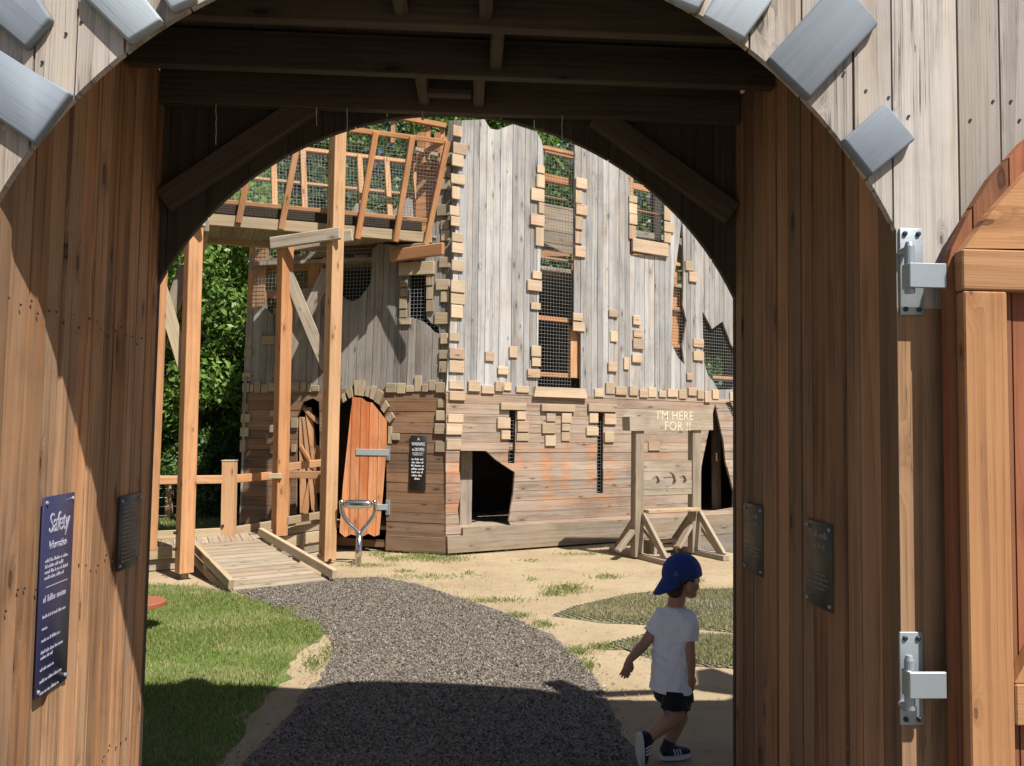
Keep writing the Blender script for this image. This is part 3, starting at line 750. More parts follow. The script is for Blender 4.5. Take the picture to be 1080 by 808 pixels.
# signs in the passage
def side_sign(name, label, cat, pl, quad, mat, lettermat, th=.006):
    q = [pl.px(*p) for p in quad]
    a0 = (q[0][0]+q[3][0])/2; a1 = (q[1][0]+q[2][0])/2; b1 = (q[0][1]+q[1][1])/2; b0 = (q[2][1]+q[3][1])/2
    if a0 > a1: a0, a1 = a1, a0
    t = thing(name, label, cat, pl.pt((a0+a1)/2, b0, 0))
    round_prism('board', pl, [(a0, b0), (a1, b0), (a1, b1), (a0, b1)], .005, .005+th, mat, t, .001, 1)
    mb = MB()
    for sx in (a0+.015, a1-.015):
        for sy in (b0+.018, b1-.018):
            m1 = MB(); m1.tube([pl.pt(sx, sy, .005+th), pl.pt(sx, sy, .009+th), pl.pt(sx, sy, .0105+th)], [.0065, .006, .003], 10); m1.build('screw', M['galv'], t)

    return t, a0, a1, b0, b1, .0055+th, mb
t, a0, a1, b0, b1, d, mb = side_sign('safety_sign', 'tall navy sign headed Safety Information on the sunlit left passage boards', 'sign', LP, ((42, 525), (75, 519), (67, 718), (34, 736)), M['navy'], M['letter'])
ac = (a0+a1)/2; w = a1-a0; h = b1-b0
text('lettering', 'Safety', .085, LP, ac, b1-.085, d, M['letter'], t, .0012, shear=.15, space=.85, sx=.8)
text('lettering', 'Information', .036, LP, ac, b1-.15, d, M['letter'], t, .001, space=.95, sx=.72)
mb = MB(); y = b1-.195
for k in range(4): wordlines(mb, LP, a0+.022, a1-.02, y, .011, d, .97); y -= .017
y -= .012; mb.pbox(LP, a0+.035, a1-.03, y, y+.003, d, d+.001, 0); y -= .036
wordlines(mb, LP, a0+.02, a1-.018, y, .02, d, 1.0)
y -= .05
for n_, f_ in ((1, .95), (1, .35), (1, .8), (2, .95), (1, .55), (1, .9), (1, .85)):
    for k in range(n_): wordlines(mb, LP, a0+.02, a1-.018, y, .010, d, f_ if k == 0 else f_*.6); y -= .016
    y -= .019
mb.build('small_print', M['letter'], t)
t, a0, a1, b0, b1, d, mb = side_sign('slate_plaque', 'grey plaque of small print in shade on the left passage wall', 'plaque', LP, ((123.5, 524), (146.5, 519), (144.5, 592), (121.5, 604)), M['pewter'], M['letterdim'])
y = b1-.03
while y > b0+.03: wordlines(mb, LP, a0+.03, a1-.03, y, .009, d, 1.0); y -= .0155
mb.build('small_print', M['letterdim'], t)
for nm, lab, quad in (('bronze_plaque', 'larger dark plaque on the right passage wall, nearer the gate hinges', ((853, 546), (881, 555), (881, 647), (853, 634))),
                      ('bronze_plaque', 'smaller dark plaque on the right passage wall, at its far edge beside the child', ((787, 530), (807, 534), (807, 609), (787, 600)))):
    t, a0, a1, b0, b1, d, mb = side_sign(nm, lab, 'plaque', RP, quad, M['bronze'], M['letterdim'])
    ac = (a0+a1)/2
    text('lettering', 'NOTICE' if False else '', .02, RP, ac, b1-.05, d, M['letterdim'], t) if False else None
    wordlines(mb, RP, a0+.03, a1-.03, b1-.045, .022, d, 1.0, True); wordlines(mb, RP, a0+.02, a1-.02, b1-.08, .015, d, .8, True)
    y = b1-.17 if b1-b0 > .25 else b1-.1
    while y > b0+.06: wordlines(mb, RP, a0+.018, a1-.018, y, .0085, d, 1.0); y -= .0155
    mb.build('small_print', M['letterdim'], t)
# strings hanging from the ceiling
for i, (px, y0, y1, yy, lab) in enumerate(((228, 104, 153, 3.05, 'pale string hanging over the left brace, longest of the hanging strings'), (334, 108, 133, 3.05, 'short pale string hanging over the bridge, second string from the left'),
                              (366, 118, 138, 3.2, 'thin string hanging beside the tall bridge post'), (446, 100, 125, 3.2, 'string with a pale tip hanging over the bridge corner frame'), (593, 118, 147, 3.2, 'thin string hanging against the tower, rightmost of the strings'))):
    p = atY(px, y0, 3.325); q = atY(px, y1, 3.325)
    mb = MB(); p.z = 2.968
    q.z = min(q.z, p.z-.03)
    pts = [p+(q-p)*(k/6)+V((random.uniform(-.002, .002), 0, 0)) for k in range(7)]; mb.tube(pts, .0018, 6)
    if i == 3: mb.ellipsoid(q, (1, 0, 0), (0, 1, 0), (0, 0, 1), .008, .006, .008, 10, 6)
    tag(mb.build('hanging_string', M['string']), lab, 'string', 'strings hanging from the gatehouse ceiling')
# ================================================================== TOWER
O = atZ(470, 582, .05)
ctop = atY(487, 127, O.y+.12); LN = (ctop-O).normalized()
ar, al = R_(28), R_(19)
UR_ = V((cos(ar), sin(ar), 0)); UL_ = V((cos(al), -sin(al), 0))
TR = Plane(O, UR_, LN-UR_*LN.dot(UR_)); TL = Plane(O, UL_, LN-UL_*LN.dot(UL_))
tw = thing('castle_tower', 'tall wooden play tower clad in weathered boards studded with sandy blocks', 'tower', (O.x, O.y, 0))
def c5(x, y): return (440+x/3.1676, 120+y/3.1676)
def c7(x, y): return (440+x/3.1676, 360+y/3.1676)
def c4(x, y): return (140+x/3.1676, 120+y/3.1676)
def c6(x, y): return (140+x/3.1676, 360+y/3.1676)
def L(pl, pts): return [pl.px(*p) for p in pts]
def vsilver():
    return (random.random()**1.5, random.random(), random.random(), 1)
# ---- right (front) face
ST = []
for i, (x0, x1, y0, y1) in enumerate(((415, 455, 352, 540), (480, 510, 345, 492), (450, 510, 515, 540), (563, 600, 345, 400), (565, 598, 418, 482), (330, 352, 340, 418), (278, 304, 350, 425), (625, 660, 380, 408), (625, 655, 425, 482), (578, 640, 512, 534), (800, 845, 378, 392), (96, 140, 405, 570))):
    (X0, Y0), (X1, Y1) = c7(x0, y0), c7(x1, y1); xc, yc = (X0+X1)/2, (Y0+Y1)/2
    ST.append((TR.px(X0, yc)[0], TR.px(X1, yc)[0], TR.px(xc, Y1)[1], TR.px(xc, Y0)[1]))
M['lower'] = wood('lower tower boards', *LOWER, stains=(TR.o, TR.u, TR.v, ST))
upA = L(TR, [(470, 415), (471.5, 400), (487, 127), (511, 126), (517, 136), (525, 137), (541, 131), (566, 139), (571, 148), (574, 165), (573, 215), (570, 275), (568, 330), (566.5, 416)])
upB = L(TR, [(612.5, 418), (612.5, 352), (605, 345), (606, 153), (620, 150), (640, 162), (658, 177), (664, 193), (664, 268.5), (703, 270), (703, 165), (712, 150), (760, 160), (800, 190), (830, 424)])
slit3 = L(TR, [(719.5, 228), (721, 278), (720, 322), (724, 338), (719.5, 366), (722, 385), (716, 378), (708.5, 364), (709, 322), (711.5, 290), (716, 258)])
jag4 = L(TR, [(741, 328), (751, 347), (762, 339), (771, 363), (777, 371), (800, 372), (800, 410), (757, 411), (752, 402), (746, 395), (742, 379)])
ea = edges_from(TR.px(468, 410)[0]-.02, TR.px(830, 424)[0]+.1, .085, .125)
mb = MB(); mb.planks(TR, [upA, upB, slit3, jag4], ea, -.03, 0, 'v', .005, .005, vsilver); mb.build('upper_cladding', M['silver'], tw)
lowR = L(TR, [(469.6, 582), (470.5, 411), (830, 424), (830, 541), (470.2, 582)])
lowR = L(TR, [(469.8, 580), (470.6, 412), (832, 423), (832, 548)])
holeA = L(TR, [c7(142, 365), c7(230, 366), c7(262, 395), c7(325, 437), c7(320, 510), c7(305, 600), c7(322, 636), c7(141, 624), c7(136, 560), c7(146, 500), c7(140, 430)])
slitA = L(TR, [c7(307, 228), c7(330, 228), c7(325, 408), c7(303, 406)]); slitB = L(TR, [c7(602, 238), c7(622, 239), c7(620, 508), c7(599, 507)])
holeT = L(TR, [c7(995, 208), c7(1022, 330), c7(1030, 400), c7(1057, 505), c7(1055, 556), c7(1000, 565), c7(943, 566), c7(944, 450), c7(962, 350)])
slitC = L(TR, [(764.5, 424.5), (770, 424), (779, 440), (779, 452)])
hts = edges_from(TR.px(470, 582)[1]-.02, TR.px(470, 410)[1]+.1, .115, .145)
mb = MB(); mb.planks(TR, [lowR, holeA, slitA, slitB, holeT, slitC], hts, -.03, .004, 'h', .004, .005); mb.build('lower_cladding', M['lower'], tw)
# plinth ledge along the foot
pt0, pt1 = TR.px(*c7(97, 707)), TR.px(*c7(95, 650)); pe0 = TR.px(*c7(1065, 640)); pe1 = TR.px(*c7(1065, 575))
mb = MB(); mb.prism(TR, [pt0, (pe0[0]+.6, pe0[1]-.0), (pe1[0]+.6, pe1[1]), TR.px(*c7(147, 622)), TR.px(*c7(147, 648)), pt1], .008, .05, grain='a'); mb.build('plinth', M['old'], tw)
mb = MB(); a0, b0 = TR.px(*c7(142, 622)); mb.pbox(TR, a0, pe1[0]+.6, b0-.04, b0-.006, -.5, -.034, 0, 'a'); mb.build('sill_floor', M['deck'], tw)
# left face
upL = L(TL, [c6(368, 172), c6(372, 90), (258.5, 335), (265, 325), (272, 324), (279, 322), (282, 327), (288, 332), (289, 353), (299, 353), (300, 310), (309, 308), (318, 305), (329, 303), (336, 309), (345, 307), (354, 309), (362, 313), (366, 316), (372, 318), (380, 314), (386, 306), (391, 298),
             (393, 262), (400, 257), (452, 262), (456, 240), (474, 127), (487, 127), (471.5, 400), (470, 414)])
win = L(TL, [(432, 290), (449.5, 290), (449.5, 334), (455, 341), (463, 345), (463.5, 352), (458, 350), (452, 344), (444, 338), (432, 334)])
el = edges_from(TL.px(250, 560)[0]-.02, .02, .09, .125)
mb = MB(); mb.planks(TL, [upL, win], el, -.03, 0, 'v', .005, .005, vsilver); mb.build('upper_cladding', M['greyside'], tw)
lowL = L(TL, [(469.5, 580), (470.4, 411), c6(368, 158), (253, 553)])
door_hole = L(TL, [(352, 575), (352.5, 446), (358, 428), (366, 420), (380, 416), (394, 420), (403, 431), (408, 446), (407.5, 577)])
door2 = L(TL, [(312, 560), (313, 440), (320, 424), (330, 420), (337, 424), (338, 562)])
htl = edges_from(TL.px(470, 582)[1]-.02, TL.px(470, 410)[1]+.1, .115, .145)
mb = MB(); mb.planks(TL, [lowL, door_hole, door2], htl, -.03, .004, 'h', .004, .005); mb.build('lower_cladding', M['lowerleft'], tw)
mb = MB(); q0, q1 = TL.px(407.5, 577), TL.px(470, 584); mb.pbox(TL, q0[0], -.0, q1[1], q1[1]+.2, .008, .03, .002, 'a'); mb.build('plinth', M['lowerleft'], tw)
# the rest of the tower: other walls, floors
A_ = TL.pt(TL.px(253, 553)[0], 0); B_ = TR.pt(TR.px(830, 424)[0], 0)
Cn = [V((A_.x-.7, A_.y+3.0, 0)), V((.4, 17.0, 0)), V((B_.x+.9, B_.y+3.2, 0))]
A_.z = B_.z = 0
ring = [A_, Cn[0], Cn[1], Cn[2], B_]
for i in range(4):
    p, q = ring[i], ring[i+1]; u = (p-q); Lw = u.length; pl = Plane(q, u, (0, 0, 1))
    lower = [(0, .1), (Lw, .1), (Lw, 3.9 if i != 0 else 2.3), (0, 3.9 if i != 0 else 2.3)]
    if i == 1: lower = [(0, .1), (Lw, .1), (Lw, 3.9), (Lw*.72, 3.9), (Lw*.70, 5.2), (Lw*.62, 5.9), (Lw*.5, 5.7), (Lw*.4, 6.2), (Lw*.3, 6.0), (Lw*.2, 6.3), (0, 5.8)]
    loops = [lower]
    if i == 3: loops.append([(1.2, 2.5), (2.2, 2.5), (2.2, 3.4), (1.2, 3.4)])
    if i == 2: loops.append([(1.0, 2.5), (1.6, 2.5), (1.6, 3.2), (1.0, 3.2)])
    mb = MB(); mb.planks(pl, loops, edges_from(0, Lw, .1, .14), -.03, 0, 'v', .004, .004); mb.build('rear_wall', M['greyside'], tw)
    if i in (1, 2):
        mb = MB()
        for k in range(5):
            x = Lw*(k+.5)/5; mb.beam(pl.pt(x, 3.9, -.1), pl.pt(x, 5.4, -.1), .1, .1)
        for zz in (4.3, 5.35): mb.beam(pl.pt(0, zz, -.04), pl.pt(Lw, zz, -.04), .05, .12)
        mb.build('rear_frame', M['new'], tw)
corner = [O+TR.n*-.05+TL.n*-.05]+[B_]+Cn[::-1]+[A_]
def floor(z, sc=.985, th=.05):
    c = sum((V((p.x, p.y, 0)) for p in corner), V((0, 0, 0)))/len(corner)
    poly = [((p.x-c.x)*sc+c.x, (p.y-c.y)*sc+c.y) for p in corner]
    mb = MB(); pl = Plane((0, 0, z), (1, 0, 0), (0, 1, 0)); mb.planks(pl, [poly], edges_from(-5, 7, .14, .15), -th, 0, 'v', .003, 0)
    mb.build('floor', M['old'], tw)
floor(.32); floor(2.2); floor(3.93)
# partition that darkens the lower room
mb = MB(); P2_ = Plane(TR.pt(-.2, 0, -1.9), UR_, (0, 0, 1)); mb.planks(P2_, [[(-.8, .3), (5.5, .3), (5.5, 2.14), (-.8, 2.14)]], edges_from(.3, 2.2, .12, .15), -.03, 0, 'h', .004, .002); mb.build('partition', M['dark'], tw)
mb = MB(); x0, y0 = TR.off(-.25).px(*c7(142, 620)); x1, y1 = TR.off(-.25).px(*c7(185, 366)); mb.pbox(TR.off(-.25), x0, x1, y0-.1, 2.1, -.1, 0, .004); mb.build('inner_post', M['lower'], tw)
mb = MB(); x0, _ = TR.off(-.4).px(755, 500); mb.pbox(TR.off(-.4), x0, x0+.12, .25, 2.1, -.1, 0, .004); mb.build('inner_post', M['lower'], tw)

# ---- timbers and wire mesh in the window slots
def meshwork(pl, poly, cell, rad, d, name, mat, parent, diag=False):
    mb = MB(); xs = [p[0] for p in poly]; ys = [p[1] for p in poly]
    for fam in (0, 1):
        lo, hi = (min(xs), max(xs)) if fam == 0 else (min(ys), max(ys))
        x = lo+cell/2
        while x < hi:
            ts = []
            for i in range(len(poly)):
                p, q = poly[i], poly[(i+1) % len(poly)]
                if (p[fam] > x) != (q[fam] > x):
                    k = (x-p[fam])/(q[fam]-p[fam]); ts.append(p[1-fam]+(q[1-fam]-p[1-fam])*k)
            ts.sort()
            for i in range(0, len(ts)-1, 2):
                a, b = ((x, ts[i]), (x, ts[i+1])) if fam == 0 else ((ts[i], x), (ts[i+1], x))
                mb.tube([pl.pt(*a, d+fam*rad*1.2), pl.pt(*b, d+fam*rad*1.2)], rad, 4, cap=False)
            x += cell
    return mb.build(name, mat, parent)
T1 = TR.off(-.05); T2 = TR.off(-.12); T3 = TR.off(-.9)
meshwork(T1, L(T1, [(573, 154), (606, 150), (605, 345), (602, 345), (602, 410), (566, 410), (570, 275)]), .05, .0021, 0, 'window_mesh', M['wiredark'], tw)
def hb(pl, x0, y0, x1, y1, mat, nm='window_beam', th=.06, g='a'):
    a0, b1 = pl.px(x0, (y0)); a1, b0 = pl.px(x1, y1)
    mb = MB(); mb.pbox(pl, a0, a1, b0, b1, -th, 0, .004, g); mb.build(nm, M[mat], tw)
hb(T2, 571, 182, 607, 197, 'new'); hb(T2, 570, 205, 607, 213, 'new'); hb(T2, 566, 269, 606, 277, 'new'); hb(T2, 564, 332, 606, 341, 'new'); hb(T2, 564, 392, 613, 399, 'new'); hb(T2, 572, 156, 607, 161, 'new')
hb(TR.off(-.07), 602, 343, 612.5, 399, 'newlight', 'window_post', .08, 'b')
mb = MB(); a0, b1 = T3.px(572, 214); a1, b0 = T3.px(603, 268); mb.planks(T3, [[(a0-.3, b0), (a1+.2, b0), (a1+.2, b1), (a0-.3, b1)]], edges_from(b0, b1+.05, .12, .2), -.03, 0, 'h', .012, .004); mb.build('inner_panel', M['old'], tw)
hb(T3.off(-.2), 575, 160, 640, 168, 'new', 'inner_beam')
# second slot
meshwork(T1, L(T1, [(664, 150), (703, 150), (703, 268), (664, 267)]), .05, .0021, 0, 'window_mesh', M['wiredark'], tw)
hb(TR.off(-.06), 661.5, 170, 668.5, 268, 'newlight', 'window_post', .07, 'b'); hb(T2, 668, 221, 704, 227, 'new')
hb(T3, 655, 240, 720, 275, 'old', 'inner_panel', .03); hb(T3, 655, 196, 720, 204, 'new', 'inner_beam'); hb(T3, 690, 200, 698, 280, 'dark', 'inner_beam', .1, 'b')
# third slit, timber behind it
hb(T2, 703, 215, 716, 390, 'new', 'window_post', .06, 'b'); hb(TR.off(-.06), 706, 323, 726, 329, 'newlight'); hb(TR.off(-.06), 709, 276, 725, 282, 'newlight'); hb(TR.off(-.06), 705, 362, 726, 368, 'newlight')
meshwork(T1, L(T1, [(711, 285), (722, 285), (724, 380), (708, 380)]), .05, .0021, 0, 'window_mesh', M['wiredark'], tw)
meshwork(T1, L(T1, [(738, 325), (800, 330), (800, 413), (738, 412)]), .05, .0022, 0, 'window_mesh', M['wire'], tw)
hb(T2, 752, 396, 805, 403, 'newlight')
for q in (slitA, slitB):
    xs = [p[0] for p in q]; ys = [p[1] for p in q]
    meshwork(TR, [(min(xs)-.02, min(ys)), (max(xs)+.02, min(ys)), (max(xs)+.02, max(ys)), (min(xs)-.02, max(ys))], .05, .002, -.045, 'window_mesh', M['wiredark'], tw)
meshwork(TR, [(p[0], p[1]) for p in slitC], .035, .005, -.035, 'window_mesh', M['wire'], tw)
hb(TR.off(-.05), *c7(300, 340), *c7(330, 362), 'fresh', 'slot_block', .03)
# left face meshes and frames
K1 = TL.off(-.06); K2 = TL.off(-.14); K3 = TL.off(-1.2)
meshwork(TL.off(-.02), L(TL.off(-.02), [(362, 262), (393, 258), (393, 316), (362, 318)]), .05, .0022, 0, 'window_mesh', M['wire'], tw)
meshwork(TL.off(-.02), L(TL.off(-.02), [(432, 289), (450, 289), (464, 350), (432, 338)]), .05, .0022, 0, 'window_mesh', M['wire'], tw)
meshwork(TL.off(-.02), L(TL.off(-.02), [(263, 238), (362, 238), (362, 320), (340, 312), (299, 312), (299, 353), (288, 353), (280, 328), (263, 328)]), .055, .0022, 0, 'window_mesh', M['wire'], tw)
def hl(pl, x0, y0, x1, y1, mat, nm='timber_post', th=.07, g='b'):
    a0, b1 = pl.px(x0, y0); a1, b0 = pl.px(x1, y1)
    mb = MB(); mb.pbox(pl, min(a0, a1), max(a0, a1), b0, b1, -th, 0, .004, g); mb.build(nm, M[mat], tw)
hl(K1, 264.5, 232, 278, 330, 'new'); hl(K1, 326, 262, 338, 314, 'new'); hl(K1, 288, 325, 299, 355, 'new')
hl(K2, 279, 275, 326, 285, 'new', 'timber_rail', .06, 'a'); hl(K2, 279, 306, 326, 313, 'new', 'timber_rail', .06, 'a')
p0, p1 = K1.off(.02).px(264, 281), K1.off(.02).px(362, 265)
mb = MB(); mb.beam(K1.pt(*p0, .04), K1.pt(*p1, .04), .05, .09); mb.build('timber_rail', M['greyside'], tw)
# black panel standing in for the shade behind the left mesh and small windows
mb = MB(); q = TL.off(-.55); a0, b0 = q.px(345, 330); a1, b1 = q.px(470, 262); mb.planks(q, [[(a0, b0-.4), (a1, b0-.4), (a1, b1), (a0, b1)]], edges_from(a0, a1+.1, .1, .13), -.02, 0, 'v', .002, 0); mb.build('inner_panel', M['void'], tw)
# orange inner wall seen through the bridge opening
mb = MB(); q = TL.off(-.7); a0, b0 = q.px(437, 262); a1, b1 = q.px(461, 176); mb.planks(q, [[(a0, b0), (a1, b0), (a1, b1), (a0, b1)]], edges_from(b0, b1+.05, .09, .12), -.03, 0, 'h', .006, .003); mb.build('inner_panel', M['new'], tw)
hl(q.off(.05), 436, 172, 464, 178, 'new', 'timber_rail', .06, 'a'); hl(q.off(.03), 440, 140, 448, 176, 'new', 'timber_post', .06); hl(q.off(.03), 458, 140, 464, 176, 'new', 'timber_post', .06)
# sills, lintels, small-window surround
def slab(pl, x0, y0, x1, y1, d0, d1, mat, nm, g='a', slant=0):
    yc, xc = (y0+y1)/2, (x0+x1)/2
    a0 = pl.px(x0, yc)[0]; a1 = pl.px(x1, yc)[0]; b1 = pl.px(xc, y0)[1]; b0 = pl.px(xc, y1)[1]
    mb = MB()
    if slant: mb.prism(pl, [(a0, b0), (a1, b0), (a1-slant, b1), (a0+slant, b1)], d0, d1, grain=g)
    else: mb.pbox(pl, a0, a1, b0, b1, d0, d1, .005, g)
    return mb.build(nm, M[mat], tw)
slab(TR, *c7(383, 155), *c7(561, 188), .002, .06, 'block', 'sill', slant=.03)
slab(TR, *c5(714, 427), *c5(833, 470), .002, .05, 'block', 'sill')
slab(TR, *c7(275, 206), *c7(360, 230), .006, .045, 'block', 'lintel'); slab(TR, *c7(411, 211), *c7(523, 235), .006, .045, 'block', 'lintel'); slab(TR, *c7(568, 209), *c7(662, 236), .006, .045, 'block', 'lintel')
slab(TL, *c4(893, 497), *c4(1010, 540), .002, .05, 'blockside', 'lintel'); slab(TL, 278, 354.5, 291, 363.5, .002, .05, 'blockside', 'sill')

# ---- blocks
blocks = []
def blk(pl, cv, lst, mat):
    for (x0, x1, y0, y1) in lst:
        (X0, Y0), (X1, Y1) = cv(x0, y0), cv(x1, y1); blocks.append((pl, X0, Y0, X1, Y1, mat))
blk(TR, c7, [(168, 208, 132, 168), (213, 255, 147, 175), (258, 286, 134, 168), (287, 312, 138, 165), (328, 372, 150, 172), (590, 620, 158, 186), (628, 658, 138, 176), (660, 697, 152, 180), (706, 735, 150, 182), (740, 768, 160, 188), (770, 797, 155, 187), (805, 830, 165, 187), (833, 868, 160, 187), (872, 898, 162, 192), (903, 930, 155, 182), (933, 955, 163, 193), (957, 977, 168, 205), (984, 1005, 162, 193), (1042, 1065, 170, 200),
    (225, 255, 35, 67), (267, 302, 85, 112), (306, 333, 17, 55), (378, 410, 15, 52), (381, 410, 55, 84), (366, 408, 93, 122), (635, 665, 70, 102), (688, 705, 55, 95), (715, 748, 43, 72), (720, 755, 0, 25), (898, 918, 107, 130), (920, 955, 35, 65), (922, 955, -8, 20),
    (105, 155, 24, 60), (105, 155, 65, 105), (105, 155, 132, 160), (105, 158, 168, 198), (101, 152, 243, 272), (95, 148, 275, 312), (97, 145, 327, 362),
    (265, 308, 255, 292), (278, 308, 298, 328), (331, 360, 232, 262), (332, 370, 267, 303), (330, 370, 307, 333), (430, 460, 240, 268), (415, 458, 273, 308), (425, 460, 315, 350), (480, 513, 240, 273), (480, 508, 276, 300), (480, 508, 303, 333), (573, 602, 240, 273), (563, 603, 286, 315), (623, 662, 242, 278), (623, 655, 303, 338), (770, 808, 335, 365)], 'block')
blk(TR, c5, [(398, 423, 175, 200), (396, 423, 205, 248), (378, 422, 252, 293), (403, 422, 298, 335), (376, 422, 338, 375), (393, 420, 382, 443), (382, 412, 527, 553), (365, 413, 557, 593), (378, 410, 632, 655), (527, 565, 217, 252), (527, 548, 257, 300), (527, 565, 305, 340), (525, 550, 345, 388), (525, 548, 395, 435), (525, 560, 443, 480), (518, 550, 667, 692), (518, 557, 697, 727),
    (638, 668, 655, 680), (643, 667, 728, 762), (718, 743, 675, 706), (720, 750, 722, 748), (718, 755, 752, 787), (893, 920, 493, 525), (905, 932, 530, 563), (920, 955, 752, 778),
    (117, 147, 42, 78), (117, 163, 100, 138), (113, 152, 138, 178), (110, 157, 205, 237), (113, 140, 245, 287), (106, 138, 310, 342), (110, 140, 345, 377), (113, 150, 400, 430), (113, 152, 433, 467), (113, 152, 490, 527), (110, 157, 558, 598), (110, 157, 603, 637), (110, 150, 640, 683), (106, 140, 732, 760),
    (705, 732, 275, 298), (705, 732, 302, 335), (705, 732, 337, 371), (705, 728, 375, 420), (822, 845, 310, 358), (822, 855, 363, 397), (822, 845, 400, 432)], 'block')
blk(TL, c5, [(92, 117, 132, 168), (85, 112, 177, 215), (80, 110, 220, 255), (68, 108, 305, 342), (80, 108, 358, 388), (82, 110, 390, 425), (75, 110, 480, 515), (65, 110, 555, 590), (80, 108, 592, 630), (60, 107, 665, 703), (80, 105, 735, 770)], 'blockside')
blk(TL, c7, [(75, 105, 30, 60), (75, 105, 68, 105), (63, 105, 145, 173), (70, 103, 195, 222), (65, 103, 232, 265), (60, 97, 275, 310), (62, 97, 333, 370)], 'blockside')
blk(TL, c4, [(895, 920, 555, 580), (895, 920, 585, 612), (893, 918, 616, 653), (893, 918, 657, 682), (890, 930, 685, 705), (982, 1005, 540, 575), (982, 1005, 580, 620), (982, 1007, 625, 662)], 'blockside')
blk(TL, c6, [(370, 393, 140, 170), (395, 405, 145, 168), (408, 430, 133, 172), (432, 455, 145, 172), (457, 478, 140, 167), (530, 560, 135, 165), (562, 582, 137, 168), (585, 600, 140, 170), (602, 625, 148, 168), (848, 883, 140, 172), (885, 912, 140, 175), (915, 940, 147, 170), (943, 966, 115, 168), (968, 988, 143, 170), (990, 1013, 130, 165), (1015, 1045, 138, 172),
    (375, 400, 25, 52), (370, 398, 105, 133), (368, 388, 205, 235), (365, 395, 243, 272), (363, 390, 288, 318), (362, 380, 330, 370), (855, 868, 285, 343), (868, 893, 308, 330), (462, 476, 230, 252), (460, 476, 280, 305), (462, 474, 345, 375), (532, 555, 258, 290), (532, 548, 345, 370)], 'blockside')
blocks.sort(key=lambda b: -(b[3]-b[1])*(b[4]-b[2]))
rest = {'block': MB(), 'blockside': MB()}
for i, (pl, X0, Y0, X1, Y1, mat) in enumerate(blocks):
    xc, yc = (X0+X1)/2, (Y0+Y1)/2
    a0, a1 = pl.px(X0, yc)[0], pl.px(X1, yc)[0]; b1, b0 = pl.px(xc, Y0)[1], pl.px(xc, Y1)[1]
    m_ = MB() if i < 92 else rest[mat]
    pj = random.uniform(.022, .036)
    m_.pbox(pl, a0, a1, b0, b1, .006, pj, .006, 'a' if (a1-a0) > (b1-b0) else 'b')
    if i < 92: m_.build('brick_block', M[mat], tw)
for k in rest:
    if rest[k].v: tag(rest[k].build('small_brick_blocks', M[k], tw), kind='stuff')
# blocks round the door arch, tilted
for q in (((745, 130), (780, 132), (776, 184), (747, 180)), ((786, 150), (798, 153), (792, 187), (781, 183)), ((803, 148), (817, 154), (808, 196), (796, 190)), ((824, 160), (842, 172), (828, 212), (811, 200)),
          ((848, 198), (860, 218), (844, 240), (833, 226)), ((868, 236), (878, 255), (862, 273), (850, 258)), ((716, 165), (735, 152), (741, 185), (728, 192)), ((703, 180), (712, 172), (718, 198), (708, 206))):
    mb = MB(); mb.prism(TL, [TL.px(*c6(*p)) for p in q][::-1], .006, .05); mb.build('brick_block', M['blockside'], tw)
# ---- door leaf, swung open
hp = TL.pt(*TL.px(407, 520), .06)
du = (TL.u*-1 + TL.n*.55).normalized()
DP = Plane(hp, du*-1, V((0, 0, 1))) 
leaf = L(DP, [(357.5, 562), (362, 510), (373, 419), (383, 420), (388, 424), (394, 425), (402, 435), (409, 444), (408.5, 470), (404, 520), (399.5, 564), (394, 566), (388, 563), (380, 567), (370, 564), (363, 567)])
xs = [p[0] for p in leaf]
mb = MB(); mb.planks(DP, [leaf], np.linspace(min(xs)-.001, max(xs)+.001, 6).tolist(), -.045, 0, 'v', .005, .002); door = mb.build('door', M['door'], tw)
for (y0, y1, x0) in ((474, 480.5, 375), (532, 538, 396)):
    b1, b0 = DP.px(395, y0)[1], DP.px(395, y1)[1]; a0 = DP.px(x0, 500)[0]; a1 = DP.px(410, 500)[0]
    mb = MB(); mb.pbox(DP, a0, a1, b0, b1, .001, .012, .002, 'a'); h = mb.build('hinge', M['galv'], door)
    mb = MB(); c0, e1 = TL.px(407.5, y0-5); c1, e0 = TL.px(411.5, y1+5); mb.pbox(TL, c0, c1, e0, e1, .006, .02, .002); mb.build('hinge_plate', M['galv'], h)
# orange timbers in the second doorway
mb = MB(); q = TL.off(-.10)
for (p0, p1) in (((318, 470), (337, 500)), ((320, 548), (337, 470)), ((320, 545), (319, 440)), ((333, 545), (322, 440)), ((337, 520), (325, 430)), ((319, 428), (337, 446))):
    mb.beam(q.pt(*q.px(*p0)), q.pt(*q.px(*p1)), .09, .05)
mb.build('inner_frame', M['new'], tw)

# warning sign on the left face
t = thing('warning_sign', 'narrow black warning notice with white print on the tower boards beside the open door', 'sign', TL.pt(*TL.px(441, 518), .01))
q = [TL.px(*p) for p in ((433.5, 459.5), (450.8, 459.2), (450.6, 518), (433, 517.5))]
a0, a1, b0, b1 = q[0][0], q[1][0], q[2][1], q[0][1]
round_prism('board', TL, [(a0, b0), (a1, b0), (a1, b1), (a0, b1)], .012, .02, M['black'], t, .0015, 1)
ac = (a0+a1)/2; w = a1-a0; d = .0205
text('lettering', 'A', .05, TL, ac, b1-.045, d, M['white'], t); text('lettering', 'WARNING', .062, TL, ac, b1-.11, d, M['white'], t, .0012, sx=.62)
text('lettering', 'to DROVERS', .06, TL, ac, b1-.18, d, M['white'], t, .0012, sx=.52)
mb = MB(); y = b1-.225
for k in range(2): wordlines(mb, TL, a0+.02, a1-.02, y, .014, d, .95, True); y -= .024
y -= .035
for k in range(7): wordlines(mb, TL, a0+.02, a1-.02, y, .026, d, 1.0 if k < 6 else .6, True); y -= .042
mb.build('small_print', M['white'], t)
